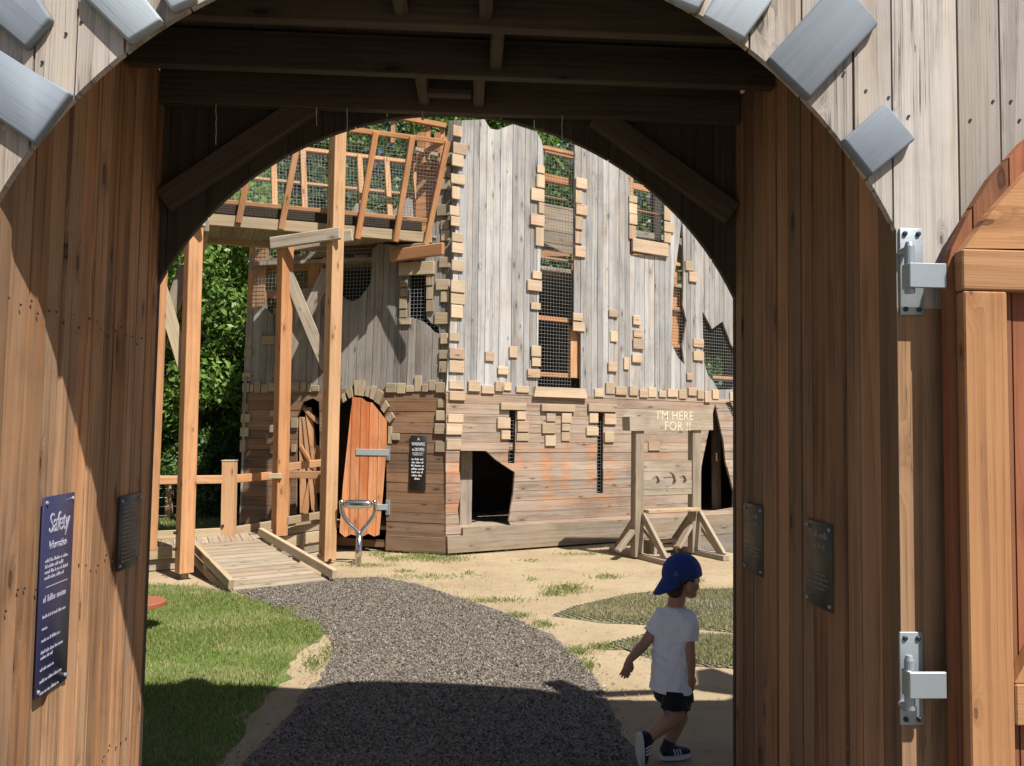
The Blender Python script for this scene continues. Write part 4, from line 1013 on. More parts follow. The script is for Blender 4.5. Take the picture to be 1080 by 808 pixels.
# ================================================================== FOOTBRIDGE on posts
fb = thing('footbridge', 'orange timber footbridge with wire mesh sides leading high into the tower', 'footbridge', (-2.4, 9.4, 0))
P1 = atZ(194, 611, .0); P2 = atZ(345, 594, .0); P3 = atZ(294.5, 565, .30); P4 = atZ(155.5, 580, .30)
e = (P2-P1); e.z = 0; e.normalize(); qv = V((-e.y, e.x, 0))          # e along the bridge, qv to its far side
def post(px0, py0, px1, py1, base, w, mat, z1=None):
    lo = V((base.x, base.y, base.z)); d = base.y
    top = atY(px1, py1, d+.0)
    if z1: k = (z1-lo.z)/(top.z-lo.z); top = lo+(top-lo)*k
    mb = MB(); az = (top-lo).normalized(); ax = (e-az*e.dot(az)).normalized(); ay = az.cross(ax)
    mb.box((lo+top)/2, ax, ay, az, w/2, w/2, (top-lo).length/2, .006); return mb.build('post', M[mat], fb)
P1l = P1+V((0, 0, .07)); 
post(194, 611, 204.5, 250, P1l, .15, 'new', 5.3); post(345, 594, 356.5, 140, P2+V((0, 0, .03)), .155, 'newlight', 5.35)
post(294.5, 565, 301.5, 250, P3, .15, 'new', 3.95); post(155.5, 580, 167, 290, P4, .15, 'new', 4.0)
mb = MB(); mb.beam(P1+V((0, .02, 0)), P1+V((0, .02, .12)), .06, .06); mb.build('post_foot', M['old'], fb)
for dz in (.25, .42):
    mb = MB(); c = P1l+V((-.08, -.04, dz)); mb.tube([c+V((-.03, 0, 0)), c+V((.0, 0, 0))], .016, 8)
    mb.build('bolt', M['bolt'], fb)
mb = MB(); c = P2+V((-.07, -.06, .1)); mb.tube([c, c+V((-.03, -.02, 0))], .02, 8); mb.build('bolt', M['bolt'], fb); mb = MB(); c = P2+V((.05, -.09, .05)); mb.tube([c, c+V((0, -.03, 0))], .02, 8); mb.build('bolt', M['bolt'], fb)
# near side line: the stringer passes in front of P2
n0 = -qv                                                             # towards the viewer's side
base = P2 + n0*.0 
e = V((cos(R_(20)), sin(R_(20)), 0)); qv = V((-e.y, e.x, 0)); n0 = -qv
SP = Plane(base + qv*.30, e, (0, 0, 1))                              # vertical plane of the near stringer
def onS(px, py): a, b = SP.px(px, py); return SP.pt(a, b)
s0 = onS(223.5, 232); s1 = onS(446, 250.5)
sl = (s1-s0).normalized(); s0 = s0 - sl*2.2                          # runs on to the left behind the arch
if sl.cross(V((0, 0, 1))).length == 0: pass
BW = 1.05
def bb(name, p, q, w, h, mat, up=(0, 0, 1), ch=.004):
    mb = MB(); mb.beam(p, q, w, h, up, ch); return mb.build(name, M[mat], fb)
bb('stringer', s0, s1+sl*.12, .06, .135, 'treated'); bb('stringer', s0+qv*BW, s1+qv*BW+sl*.4, .06, .135, 'treated')
# deck boards between the stringers
mb = MB(); Ld = (s1-s0).length+.3; nb = int(Ld/.13)
for k in range(nb):
    c = s0+sl*(.13*k+.065)+V((0, 0, .03)); mb.beam(c+qv*.035, c+qv*(BW-.035), .126, .03)
mb.build('deck', M['deck'], fb)
dk = V((0, 0, .07))
bb('shade_board', s0+qv*.06+V((0, 0, .13)), s1+qv*.06+V((0, 0, .13)), .025, .17, 'dark')  # dark board added to stand in for the shaded gap above the stringer
# splayed sides
def side(o, out, topline=None, n='side'):
    w = (out*.26+V((0, 0, 1.2))).normalized()
    u = sl if out.dot(qv) < 0 else sl
    return Plane(o, u, w - sl*w.dot(sl))
NP = side(s0+dk+n0*.03, n0); FPn = side(s0+qv*BW+dk+qv*.03, qv)
Htop = NP.px(471, 150)[1]
def nb_(a, b, d=0): return NP.pt(a, b, d)
La = NP.px(449, 256)[0]; Lend = NP.px(471, 150)[0]
bb('bottom_rail', nb_(0, .15), nb_(La, .15), .05, .05, 'new', NP.n)
bb('top_rail', nb_(0, Htop), nb_(Lend, Htop), .06, .06, 'new', NP.n)
for (xb, yb, xt, yt) in ((251, 235, 259, 196), (296, 242, 311, 163), (376, 252, 396, 137), (416, 255, 434, 144), (448, 258, 471, 150), (206, 230, 214, 190), (166, 226, 174, 180)):
    a0, b0 = NP.px(xb, yb); a1, b1 = NP.px(xt, yt)
    k = (Htop-b0)/(b1-b0); a1 = a0+(a1-a0)*k
    bb('upright', nb_(a0, b0-.0, .045), nb_(a1, Htop+.0, .045), .07, .06, 'new', NP.n)
polyN = [(0, .1), (La, .1), (Lend, Htop), (0, Htop)]
def meshfb(pl, poly, cell, rad, d):
    mb = MB(); xs = [p[0] for p in poly]; ys = [p[1] for p in poly]
    for fam in (0, 1):
        lo, hi = (min(xs), max(xs)) if fam == 0 else (min(ys), max(ys)); x = lo+cell/2
        while x < hi:
            ts = []
            for i in range(len(poly)):
                p, q = poly[i], poly[(i+1) % len(poly)]
                if (p[fam] > x) != (q[fam] > x): ts.append(p[1-fam]+(q[1-fam]-p[1-fam])*((x-p[fam])/(q[fam]-p[fam])))
            ts.sort()
            for i in range(0, len(ts)-1, 2):
                a, b = ((x, ts[i]), (x, ts[i+1])) if fam == 0 else ((ts[i], x), (ts[i+1], x))
                mb.tube([pl.pt(*a, d+fam*rad*1.2), pl.pt(*b, d+fam*rad*1.2)], rad, 4, cap=False)
            x += cell
    mb.build('wire_mesh', M['wire'], fb)
meshfb(NP, polyN, .045, .0017, .0)
# far side
Lf = Lend+.25; Hf = Htop*1.2
bb('bottom_rail', FPn.pt(0, .10), FPn.pt(Lf, .10), .05, .05, 'new', FPn.n); bb('top_rail', FPn.pt(0, Hf), FPn.pt(Lf, Hf), .06, .06, 'new', FPn.n)
bb('mid_rail', FPn.pt(0, Hf*.62), FPn.pt(Lf, Hf*.62), .04, .05, 'new', FPn.n)
k = .25
while k < Lf:
    bb('upright', FPn.pt(k, -.05, .04), FPn.pt(k, Hf, .04), .075, .06, 'newlight', FPn.n); k += .40
meshfb(FPn, [(0, .1), (Lf, .1), (Lf, Hf), (0, Hf)], .045, .0017, 0)
# end frame by the tower
c0 = nb_(Lend-.02, Htop); f0 = FPn.pt(Lend+.02, Hf)
bb('cross_rail', c0+V((0, 0, .03)), f0+V((0, 0, .03)), .06, .06, 'new')
for (px0, py0, px1, py1) in ((452, 146, 455, 131), (470, 148, 470, 132)):
    pass
UPp = SP.off(-.55)
h0, h1 = UPp.px(415, 124), UPp.px(470, 133)
bb('frame_rail', UPp.pt(h0[0]-.4, h0[1]+.03), UPp.pt(*h1), .06, .07, 'new')
for px, py0, py1 in ((453, 131, 168), (468, 134, 200), (416, 125, 150)):
    p = UPp.px(px, py0); q = UPp.px(px-1, py1); bb('frame_post', UPp.pt(*p, -.05), UPp.pt(*q, -.05), .06, .06, 'new')
h0, h1 = UPp.px(440, 155), UPp.px(466, 162); bb('frame_rail', UPp.pt(*h0, -.1), UPp.pt(*h1, -.1), .05, .05, 'old')
# cross bearers under the deck
def bearer(px0, py0, px1, py1, off, mat, y0, y1, h=.15):
    p = atY(px0, py0, y0); q = atY(px1, py1, y1); bb('bearer', p, q, .05, h, mat, ch=.02)
bearer(285, 257, 359, 246, 0, 'old', P3.y-.1, P2.y-.13); bearer(292, 262, 372, 248, 0, 'old', P3.y+.1, P2.y+.1)
bearer(412, 270, 468, 262.5, 0, 'new', 10.6, 10.05, .16); bearer(411, 264, 450, 262, 0, 'old', 10.6, 10.4, .14)
bearer(150, 250, 215, 232, 0, 'old', P4.y-.1, P1.y-.1)
bb('bearer', V((P1.x+.1, P1.y, 3.78)), V((P1.x+.1, P1.y, 3.78))+qv*1.9, .06, .15, 'old', ch=.02)
# diagonal braces between the posts
def brace(px0, py0, y0, px1, py1, y1, mat, w=.12): bb('brace', atY(px0, py0, y0), atY(px1, py1, y1), .045, w, mat)
brace(303, 288, P3.y-.02, 345, 388, P2.y+.12, 'old', .14); brace(346, 285, P2.y+.16, 292, 400, P3.y+.12, 'old', .145)
brace(168, 300, P4.y-.02, 197, 395, P1.y+.12, 'treated', .14); brace(196, 282, P1.y+.16, 158, 392, P4.y+.12, 'old', .145)
bb('stub', atY(283, 502, P3.y-.1), atY(297, 502, P3.y-.1), .05, .06, 'treated')

# ================================================================== RAMP, platform and railing
ZP = .28
rm = thing('boardwalk', 'grey board ramp and low timber platform leading to the tower door', 'boardwalk', (-2.5, 9, 0))
def rb(name, p, q, w, h, mat, up=(0, 0, 1), ch=.004):
    mb = MB(); mb.beam(p, q, w, h, up, ch); return mb.build(name, M[mat], rm)
a0, a1 = atZ(246, 622, .02), atZ(346, 612, .02)                      # foot of the ramp
b0, b1 = atZ(200, 573.5, ZP), atZ(273, 569, ZP)                      # its head
mb = MB(); nb = 13
for k in range(nb):
    t0, t1 = k/nb, (k+1)/nb-.012
    p0, p1, q0, q1 = a0.lerp(b0, t0), a1.lerp(b1, t0), a0.lerp(b0, t1), a1.lerp(b1, t1)
    var = mb.var(); uo = random.random()*30; dn = V((0, 0, -.03))
    W_ = (p1-p0).length; D_ = (q0-p0).length
    mb.face([p0, p1, q1, q0], [(uo, 0), (uo, W_), (uo+D_, W_), (uo+D_, 0)], var)
    for (x, y) in ((p0, p1), (p1, q1), (q1, q0), (q0, p0)): mb.face([x+dn, y+dn, y, x], [(uo, 0), (uo, W_), (uo+.03, W_), (uo+.03, 0)], var)
mb.build('ramp_boards', M['deck'], rm)
for (p, q, pre) in ((a0, b0, (200, 597)), (a1, b1, None)):
    s = (q-p).normalized(); sd = s.cross(V((0, 0, 1))).normalized()*(.04 if p is a1 else -.04)
    p_ = p - s*.06 + sd; q_ = q + s*.05 + sd
    rb('kerb', p_+V((0, 0, .075)), q_+V((0, 0, .075)), .055, .095, 'treated')
    for k in (.08, .45, .85): rb('kerb_spacer', p_.lerp(q_, k)+V((0, 0, -.0)), p_.lerp(q_, k+.06)+V((0, 0, 0)), .05, .05, 'old')
    rb('ramp_joist', p_+V((0, 0, -.06))-sd*.6, q_+V((0, 0, -.09))-sd*.6, .05, .09, 'treated')
# platform
f0 = atZ(120, 579, ZP); f1 = b0; f2 = b1; f3 = atZ(345, 558, ZP); f4 = TL.pt(TL.px(352, 560)[0], 0, .03); f4.z = ZP
k0 = atZ(110, 569, ZP); k1 = atZ(241, 562.5, ZP); k2 = TL.pt(TL.px(268, 545)[0], 0, .06); k2.z = ZP
plat = [f0, f1, f2, f3, f4, k2, k1, k0]
Pz = Plane((0, 0, ZP), e, qv)
loc = [((p-Pz.o).dot(Pz.u), (p-Pz.o).dot(Pz.v)) for p in plat]
xs = [p[0] for p in loc]
mb = MB(); mb.planks(Pz, [loc], edges_from(min(xs)-.02, max(xs)+.1, .12, .13), -.03, -.001, 'v', .006, .002); mb.build('deck_boards', M['deck'], rm)
for i, (p, q) in enumerate(((f0, f1), (f2, f3), (f3, f4))):
    o = V((0, -.028, 0)); rb('fascia', p+o+V((0, 0, -.075)), q+o+V((0, 0, -.075)), .03, .14, 'treated')
    rb('fascia', p+o+V((0, .05, -.21)), q+o+V((0, .05, -.21)), .03, .12, 'old')
rb('kerb', f2.lerp(f3, .02)+V((0, .03, .05)), f3+V((0, .03, .05)), .05, .09, 'treated')
rb('support', f2.lerp(f3, .55)+V((0, .05, -.28)), f2.lerp(f3, .55)+V((0, .05, -.02)), .12, .12, 'old')
# railing along the far edge
rl = thing('railing', 'low orange timber railing with square posts along the far edge of the platform', 'railing', (k1.x, k1.y, ZP))
def lb(name, p, q, w, h, mat): 
    mb = MB(); mb.beam(p, q, w, h, ch=.004); return mb.build(name, M[mat], rl)
kk = atZ(241, 566, ZP-.02); k0r = atZ(110, 573, ZP); k3 = atZ(300, 556, ZP); k4 = TL.pt(TL.px(352, 548)[0], 0, .12); k4.z = ZP
pp = lb('post', kk-V((0, 0, .1)), kk+V((-.015, 0, .92)), .15, .15, 'new'); mb = MB(); mb.box(kk+V((-.015, 0, .928)), (1, 0, 0), (0, 1, 0), (0, 0, 1), .08, .08, .008, .003); mb.build('post_cap', M['old'], pp)
mb = MB(); c = kk+V((-.05, -.078, .14)); mb.tube([c, c+V((0, -.015, 0))], .018, 8); mb.build('bolt', M['bolt'], pp)
for (p, q) in ((k0r, kk), (kk, k3), (k3, k4)):
    for z, mt in ((.70, 'new'), (.06, 'treated')):
        d = (q-p).normalized()*.05; lb('rail', p+d+V((0, 0, z)), q-d+V((0, 0, z)), .045, .10, mt)
lb('post', k3-V((0, 0, .1)), k3+V((0, 0, .74)), .1, .1, 'new')
rr = thing('handrail', 'single short handrail between the two tall bridge posts in front of the dark doorway', 'handrail', (P3.x, P3.y, ZP))
def lb2(p, q, w, h, mat, n='rail'):
    mb = MB(); mb.beam(p, q, w, h, ch=.004); return mb.build(n, M[mat], rr)
p, q = atY(300, 493, P3.y-.02), atY(340, 488, P3.y+.7); lb2(p, q, .045, .09, 'newlight'); lb2(atY(303, 549, P3.y-.02), atY(340, 543, P3.y+.7), .045, .09, 'treated')
lb2(q+V((.05, .02, -.75)), q+V((.05, .02, .05)), .09, .09, 'new', 'post')
# wire fence on the grass behind
wf = thing('wire_fence', 'thin wire fence on pale posts in front of the shrubs', 'fence', (-5, 13.4, 0))
fA, fB, fC = atZ(177.5, 549, 0), atZ(120, 552, 0), atZ(252, 548, 0)
for p, h in ((fA, .75), (fB, .75), (fC+V((.1, .1, 0)), .7), (fB+V((-2, 0, 0)), .75)):
    mb = MB(); mb.beam(p-V((0, 0, .1)), p+V((.01, 0, h)), .1, .1); mb.build('post', M['newlight'], wf)
mb = MB()
for z in (.1, .25, .4, .55, .68): mb.tube([fB+V((-2, -.06, z)), fB+V((0, -.06, z)), fA+V((0, -.06, z-.01)), fC+V((.1, .04, z))], .004, 6)
mb.build('wire', M['wire'], wf)

# ================================================================== STOCKS and its step
st = thing('stocks', 'weathered wooden stocks with a tall head board above three holes', 'stocks', atZ(705, 588))
YS = atZ(674, 589).y; YS2 = atZ(733, 584.5).y
sA = atZ(674, 589); sB = atZ(733, 584.5)
ud = (sB-sA); ud.z = 0; Wd = ud.length
SK = Plane(sA, ud, (0, 0, 1))
def kb(name, x0, y0, x1, y1, d0, d1, mat='old', g='b', ch=.006):
    yc, xc = (y0+y1)/2, (x0+x1)/2; a0, a1 = SK.px(x0, yc)[0], SK.px(x1, yc)[0]; b1, b0 = SK.px(xc, y0)[1], SK.px(xc, y1)[1]
    mb = MB(); mb.pbox(SK, a0, a1, b0, b1, d0, d1, ch, g); return mb.build(name, M[mat], st)
def cc(x, y): return (440+x/3.1676, 360+y/3.1676)
x0, y0 = cc(722, 295); x1, y1 = cc(750, 720); kb('post', x0, y0, x1, y1, -.06, .05)
x0, y0 = cc(913, 292); x1, y1 = cc(941, 705); kb('post', x0, y0, x1, y1, -.06, .05)
hbp = [SK.px(*cc(*p)) for p in ((700, 299), (698, 252), (722, 232), (975, 229), (976, 296))]
mb = MB(); mb.prism(SK, hbp[::-1], -.09, .075, grain='a'); hd = mb.build('head_board', M['old'], st)
cx, cy = SK.px(*cc(846, 250)); text('lettering', "I'M HERE", .165, SK, cx+.02, cy, .076, M['scratch'], hd, .0015, space=1.05, sx=.92)
cx, cy = SK.px(*cc(858, 285)); text('lettering', "FOR !!", .165, SK, cx, cy, .076, M['scratch'], hd, .0015, space=1.05, sx=.95)
# hole board in two halves
xa, ya = SK.px(*cc(751, 460)); xb, _ = SK.px(*cc(914, 460)); yt = SK.px(*cc(835, 398))[1]; yb = SK.px(*cc(835, 512))[1]; ym = SK.px(*cc(835, 464))[1]
def circ(cx, cy, r, n=28): return [(cx+r*cos(2*pi*k/n), cy+r*sin(2*pi*k/n)) for k in range(n)]
holes = []
for hx, rr_ in ((792, .064), (838, .105), (882, .064)):
    holes.append(circ(SK.px(*cc(hx, 464))[0]+.0007, ym+.0005, rr_))
mb = MB(); hs = sorted([yb, ym-.11, ym, ym+.12, yt]); mb.planks(SK, [[(xa, yb), (xb, yb), (xb, yt), (xa, yt)]]+holes, hs, -.03, .03, 'h', .004, .003); mb.build('hole_board', M['old'], st)
x0, y0 = cc(752, 531); x1, y1 = cc(926, 556)
a0 = SK.px(x0, y0)[0]; a1 = SK.px(x1, y0)[0]; b1 = SK.px(840, y0+2)[1]
mb = MB(); mb.box(SK.pt((a0+a1)/2, b1-.03, .07), SK.v, SK.n, SK.u, .022, .07, (a1-a0)/2, .005); mb.build('arm_shelf', M['treated'], st)
for sgn, sp in ((1, sA), (1, sB)):
    n_ = SK.n
    for k in (-1, 1):
        mb = MB(); mb.beam(sp+n_*(k*.52)+SK.u*.02+V((0, 0, .06)), sp+n_*(k*.05)+SK.u*.02+V((0, 0, .56)), .09, .05, SK.u, .005); mb.build('brace', M['old'], st)
    mb = MB(); mb.beam(sp-n_*.6+V((0, 0, .035)), sp+n_*.6+V((0, 0, .035)), .1, .065); mb.build('foot_beam', M['old'], st)
# visible braces in the picture spread sideways as well
for (x0, y0, x1, y1) in ((664, 700, 722, 632), (832, 724, 752, 616), (866, 688, 914, 612), (1016, 716, 940, 606)):
    p = SK.pt(*SK.px(*cc(x0, y0)), .03); q = SK.pt(*SK.px(*cc(x1, y1)), .0)
    mb = MB(); mb.beam(p, q, .05, .085, SK.n, .004); mb.build('brace', M['old'], st)
sb = thing('step_stool', 'small sloping wooden step standing between the feet of the stocks', 'stool', SK.pt(.4, 0, -.3))
SQ = SK.off(-.28)
q0 = SQ.px(*cc(772, 722)); q1 = SQ.px(*cc(855, 716)); t0 = SQ.px(*cc(775, 662)); t1 = SQ.px(*cc(845, 660))
for (a, b, c, d) in ((q0, t0, .05, .22),):
    mb = MB(); mb.prism(SQ, [(q0[0], .0), (q0[0]+.05, .0), (t0[0]+.05, t0[1]-.035), (t0[0], t0[1]-.035)], -.12, .12); mb.build('leg', M['old'], sb)
    mb = MB(); mb.prism(SQ, [(q1[0]-.05, .0), (q1[0], .0), (t1[0], t1[1]-.035), (t1[0]-.05, t1[1]-.035)], -.12, .12); mb.build('leg', M['old'], sb)
    mb = MB(); mb.box(SQ.pt((t0[0]+t1[0])/2, t0[1]-.017, 0), SQ.v, SQ.n, SQ.u, .016, .15, (t1[0]-t0[0])/2+.04, .004); mb.build('seat', M['old'], sb)
    mb = MB(); mb.box(SQ.pt((t0[0]+t1[0])/2, t0[1]*.45, .09), SQ.v, SQ.n, SQ.u, .04, .012, (t1[0]-t0[0])/2-.02, .002); mb.build('stretcher', M['old'], sb)

# ================================================================== GIANT SPADE HANDLE
sh = atZ(377.5, 595.5)
sp_ = thing('spade_handle', 'giant polished steel spade handle planted in the soil before the orange door', 'play feature', sh)
YSH = sh.y
def pv(x, y): return atY(x, y, YSH)
mb = MB()
mb.tube([sh-V((0, 0, .1)), pv(378.2, 582), pv(379, 564)], [.040, .038, .037], 18)
mb.build('shaft', M['steel'], sp_, smooth=True)
for sg, pts in ((-1, ((378.5, 568), (376, 560), (367, 551), (361, 541), (360, 530))), (1, ((379.5, 568), (382, 560), (391, 549), (395.5, 540), (395, 530)))):
    mb = MB(); pl_ = [pv(*p) for p in pts]
    fine = []
    for i in range(len(pl_)-1):
        for k in range(5):
            t = k/5; p0 = pl_[max(0, i-1)]; p1 = pl_[i]; p2 = pl_[i+1]; p3 = pl_[min(len(pl_)-1, i+2)]
            fine.append(.5*((2*p1)+(p2-p0)*t+(2*p0-5*p1+4*p2-p3)*t*t+(3*p1-p0-3*p2+p3)*t**3))
    fine.append(pl_[-1]); m = len(fine)
    mb.tube(fine, [.026+.0*i for i in range(m)], 14); mb.ellipsoid(fine[-1], (1, 0, 0), (0, 1, 0), (0, 0, 1), .029, .029, .035, 12, 8)
    mb.build('fork', M['steel'], sp_, smooth=True)
mb = MB(); c0, c1 = pv(359, 531.5), pv(396, 532)
ax = (c1-c0); mb.tube([c0+ax*t for t in (.10, .14, .22, .35, .5, .65, .78, .86, .90)], [.02, .042, .05, .054, .056, .054, .05, .042, .02], 20); mb.build('grip', M['steel'], sp_, smooth=True)
# low red table at the passage edge
q = atZ(147, 664)
tb = thing('low_table', 'low rusty red round table on the grass, half hidden by the passage wall', 'table', q)
c = atY(147, 636.5, q.y); mb = MB(); mb.tube([c-V((0, 0, .02)), c-V((0, 0, .015)), c+V((0, 0, .015)), c+V((0, 0, .022))], [.185, .20, .20, .19], 32); mb.build('top', M['rust'], tb)
mb = MB(); mb.tube([q-V((0, 0, .05)), c-V((0, 0, .02))], .05, 14); mb.build('leg', M['old'], tb)

# ================================================================== TREES
def leaves(clumps, n, size, flat=.35):
    w = np.array([c[1]**2.2 for c in clumps]); w /= w.sum(); idx = rng.choice(len(clumps), n, p=w)
    C = np.array([c[0] for c in clumps]); R = np.array([c[1] for c in clumps])
    d = rng.normal(0, 1, (n, 3)); d /= np.linalg.norm(d, axis=1)[:, None]
    rad = R[idx]*(1-.55*rng.uniform(0, 1, n)**2.2)*(1+.12*rng.normal(0, 1, n))
    P = C[idx]+d*rad[:, None]*np.array([1, 1, .85])
    nrm = d*.7+rng.normal(0, .6, (n, 3))+np.array([0, 0, .35]); nrm /= np.linalg.norm(nrm, axis=1)[:, None]
    t = np.cross(nrm, rng.normal(0, 1, (n, 3))); t /= np.linalg.norm(t, axis=1)[:, None]; b = np.cross(nrm, t)
    s = size*rng.uniform(.6, 1.35, n); L = s[:, None]*t; Wd = (s*rng.uniform(.38, .6, n))[:, None]*b
    v = np.stack([P-L*.5, P+Wd*.5+nrm*(s*.06)[:, None], P+L*.5-nrm*(s*.1)[:, None], P-Wd*.5+nrm*(s*.06)[:, None]], 1)
    cv = rng.uniform(0, 1, len(clumps))
    var = np.stack([np.clip(cv[idx]*.6+rng.uniform(0, .5, n), 0, 1), rng.uniform(0, 1, n), rng.uniform(0, 1, n), np.ones(n)], 1)
    return v, var
def tree(name, label, cat, x, y, h, rx, base, n, size, mat, nclump=26, group=None, trunk=.14):
    t = thing(name, label, cat, (x, y, 0), group)
    cl = []; mb = MB()
    top = h*.93; pts = [V((x+random.gauss(0, .04)*k, y+random.gauss(0, .04)*k, -.1+(top*.85+.1)*k/7)) for k in range(8)]
    mb.tube(pts, [trunk*(1-.11*k)+.01 for k in range(8)], 9)
    for i in range(nclump):
        f = (i+.5)/nclump; z = base+(h-base)*f**.85
        prof_ = math.sin(pi*min(1, (z-base)/(h-base)*.86+.12))**.75
        a = i*2.4+random.uniform(-.5, .5); r = rx*prof_*random.uniform(.35, 1.0)
        c = V((x+cos(a)*r, y+sin(a)*r, z)); cr = rx*random.uniform(.26, .46)*(.6+.4*prof_)
        cl.append((tuple(c), cr))
        zz = max(.3, z-rx*.6); k = min(7, max(0, int((zz+.1)/(top*.85+.1)*7)))
        o = pts[k]; mid = (o+c)/2+V((0, 0, -.1))
        mb.tube([o, mid, c], [trunk*.38, trunk*.22, .012], 6)
    mb.build('trunk', M['bark'], t)
    v, var = leaves(cl, n, size); np_mesh('crown', v, 4, M[mat], t, var)
    return t
def shrub(label, x, y, h, rx, n, size, mat, group=None): return tree('shrub', label, 'shrub', x, y, h, rx, .15, n, size, mat, 18, group, .05)
GT = 'trees and shrubs behind the playground'
tree('bushy_tree', 'bright leafy tree filling the gap left of the tower, between the two nearest bridge posts', 'tree', -5.1, 15.4, 7.6, 1.9, .4, 40000, .13, 'leaf', 48, GT)
tree('bushy_tree', 'dark dense tree at the far left edge of the passage view', 'tree', -7.6, 16.6, 8.4, 2.1, .5, 32000, .15, 'leaf2', 44, GT)
tree('bushy_tree', 'dark tree close behind the left corner of the tower', 'tree', -3.9, 18.2, 8.6, 1.9, .6, 28000, .16, 'leaf2', 44, GT)
tree('bushy_tree', 'broad tree in the deep background, seen low between the passage wall and the nearest post', 'tree', -8.6, 21.5, 8.8, 2.4, .3, 26000, .17, 'leaf2', 44, GT)
tree('bushy_tree', 'broad tree in the deep background, just left of the tower base', 'tree', -5.6, 22.5, 9, 2.3, .3, 24000, .17, 'leaf', 44, GT)
shrub('low glossy shrub behind the wire fence at the passage edge', -5.9, 14.3, 1.7, .75, 7000, .09, 'leaf', GT)
shrub('round shrub beside the square railing post, under the big bright tree', -4.6, 14.2, 1.5, .7, 6000, .08, 'leaf2', GT)
shrub('low spreading shrub near the tower corner with bare stems', -3.9, 14.7, 1.3, .6, 3600, .08, 'leaf3', GT)
tree('tall_tree', 'tall tree showing through the bridge mesh above the deck', 'tree', -3.2, 22.5, 13.2, 3.0, 1.2, 20000, .2, 'leaf3', 40, GT, .2)
tree('tall_tree', 'tallest tree behind the corner frame of the bridge', 'tree', -1.0, 26.5, 15.2, 3.2, 1.5, 24000, .22, 'leaf2', 44, GT, .2)
tree('tall_tree', 'tall tree peeping through the notch in the top of the tower', 'tree', .6, 23.5, 12.2, 2.5, 1.5, 14000, .2, 'leaf', 36, GT, .2)
tree('tall_tree', 'tall tree showing at the top of the long window slot', 'tree', 3.0, 24, 11.6, 2.4, 1.4, 14000, .2, 'leaf2', 36, GT, .2)
tree('tall_tree', 'tall tree showing in the second window slot of the tower', 'tree', 6.0, 24.5, 12.5, 2.6, 1.4, 14000, .2, 'leaf3', 36, GT, .2)
tree('bushy_tree', 'bright tree seen through the jagged hole in the tower', 'tree', 7.2, 21.5, 9.5, 2.6, .5, 16000, .17, 'leaf', 36, GT)
# ================================================================== CHILD
def P(px, py, y): return atY(px, py, y)
def skin_mat(name, col):
    g = G(name); geo = g.n('ShaderNodeNewGeometry'); n = g.noise(geo.outputs['Position'], 25, 4, .6)
    p = g.bsdf(g.mix(n, col, tuple(c*.8 for c in col)), .5, n, .1, .002, spec=.4)
    p.inputs['Subsurface Weight'].default_value = .08; p.inputs['Subsurface Radius'].default_value = (.01, .004, .002)
    return g.out(p.outputs[0])
def cloth(name, col, fold=.5, scale=22):
    g = G(name); geo = g.n('ShaderNodeNewGeometry'); pos = geo.outputs['Position']
    n = g.noise(g.map(pos, (1, 1, .45)), scale, 3, .55, .8); f = g.noise(pos, 700, 2)
    h = g.math('ADD', n, g.math('MULTIPLY', f, .05))
    p = g.bsdf(g.mix(g.math('MULTIPLY', f, .3), col, tuple(c*.8 for c in col)), .9, h, fold, .02, spec=.15)
    p.inputs['Sheen Weight'].default_value = .15
    return g.out(p.outputs[0])
M['skin'] = skin_mat('skin', (.44, .24, .165)); M['hair'] = plain('dark brown hair', (.045, .028, .018), .6, 0, 120, .3)
M['tee'] = cloth('pale blue-white cotton', (.82, .85, .93), 1.0, 13); M['shorts'] = cloth('black cotton', (.016, .016, .02), .5, 18)
M['cap'] = cloth('royal blue cotton', (.024, .05, .21), .15, 14); M['sock'] = cloth('charcoal sock', (.035, .037, .045), .3, 60)
M['shoe'] = cloth('dark navy canvas', (.016, .018, .032), .2, 40); M['sole'] = plain('white rubber', (.62, .62, .62), .6, 0, 60, .15)
M['capmark'] = plain('pale stitching', (.16, .2, .42), .7); M['eyem'] = plain('eye', (.05, .035, .03), .2)

ch = thing('person', 'small child in a backwards blue cap, white T-shirt and black shorts walking to the right', 'person', atZ(708, 797))
def remesh(mb, name, vox, mat, parent, smooth=2):
    me = mb.mesh(name); bm = bmesh.new(); bm.from_mesh(me); bmesh.ops.remove_doubles(bm, verts=bm.verts, dist=1e-5); bmesh.ops.recalc_face_normals(bm, faces=bm.faces); bm.to_mesh(me); bm.free()
    o = bpy.data.objects.new('tmp', me); COL.objects.link(o)
    md = o.modifiers.new('r', 'REMESH'); md.mode = 'VOXEL'; md.voxel_size = vox
    if smooth: s = o.modifiers.new('s', 'SMOOTH'); s.iterations = smooth; s.factor = .5
    bpy.context.view_layer.update(); dg = bpy.context.evaluated_depsgraph_get()
    out = bpy.data.meshes.new_from_object(o.evaluated_get(dg)); bpy.data.objects.remove(o); bpy.data.meshes.remove(me)
    out.name = name; out.polygons.foreach_set('use_smooth', [True]*len(out.polygons)); out.materials.clear()
    return link(name, out, mat, parent)
def etube(mb, rings, n=20):
    """rings: (centre, axis1, r1, axis2, r2)"""
    R = [[V(c)+V(a)*(ra*cos(2*pi*k/n))+V(b)*(rb*sin(2*pi*k/n)) for k in range(n)] for c, a, ra, b, rb in rings]
    for i in range(len(R)-1):
        for k in range(n): mb.face([R[i][k], R[i][(k+1) % n], R[i+1][(k+1) % n], R[i+1][k]])
    mb.face(R[0][::-1]); mb.face(R[-1])
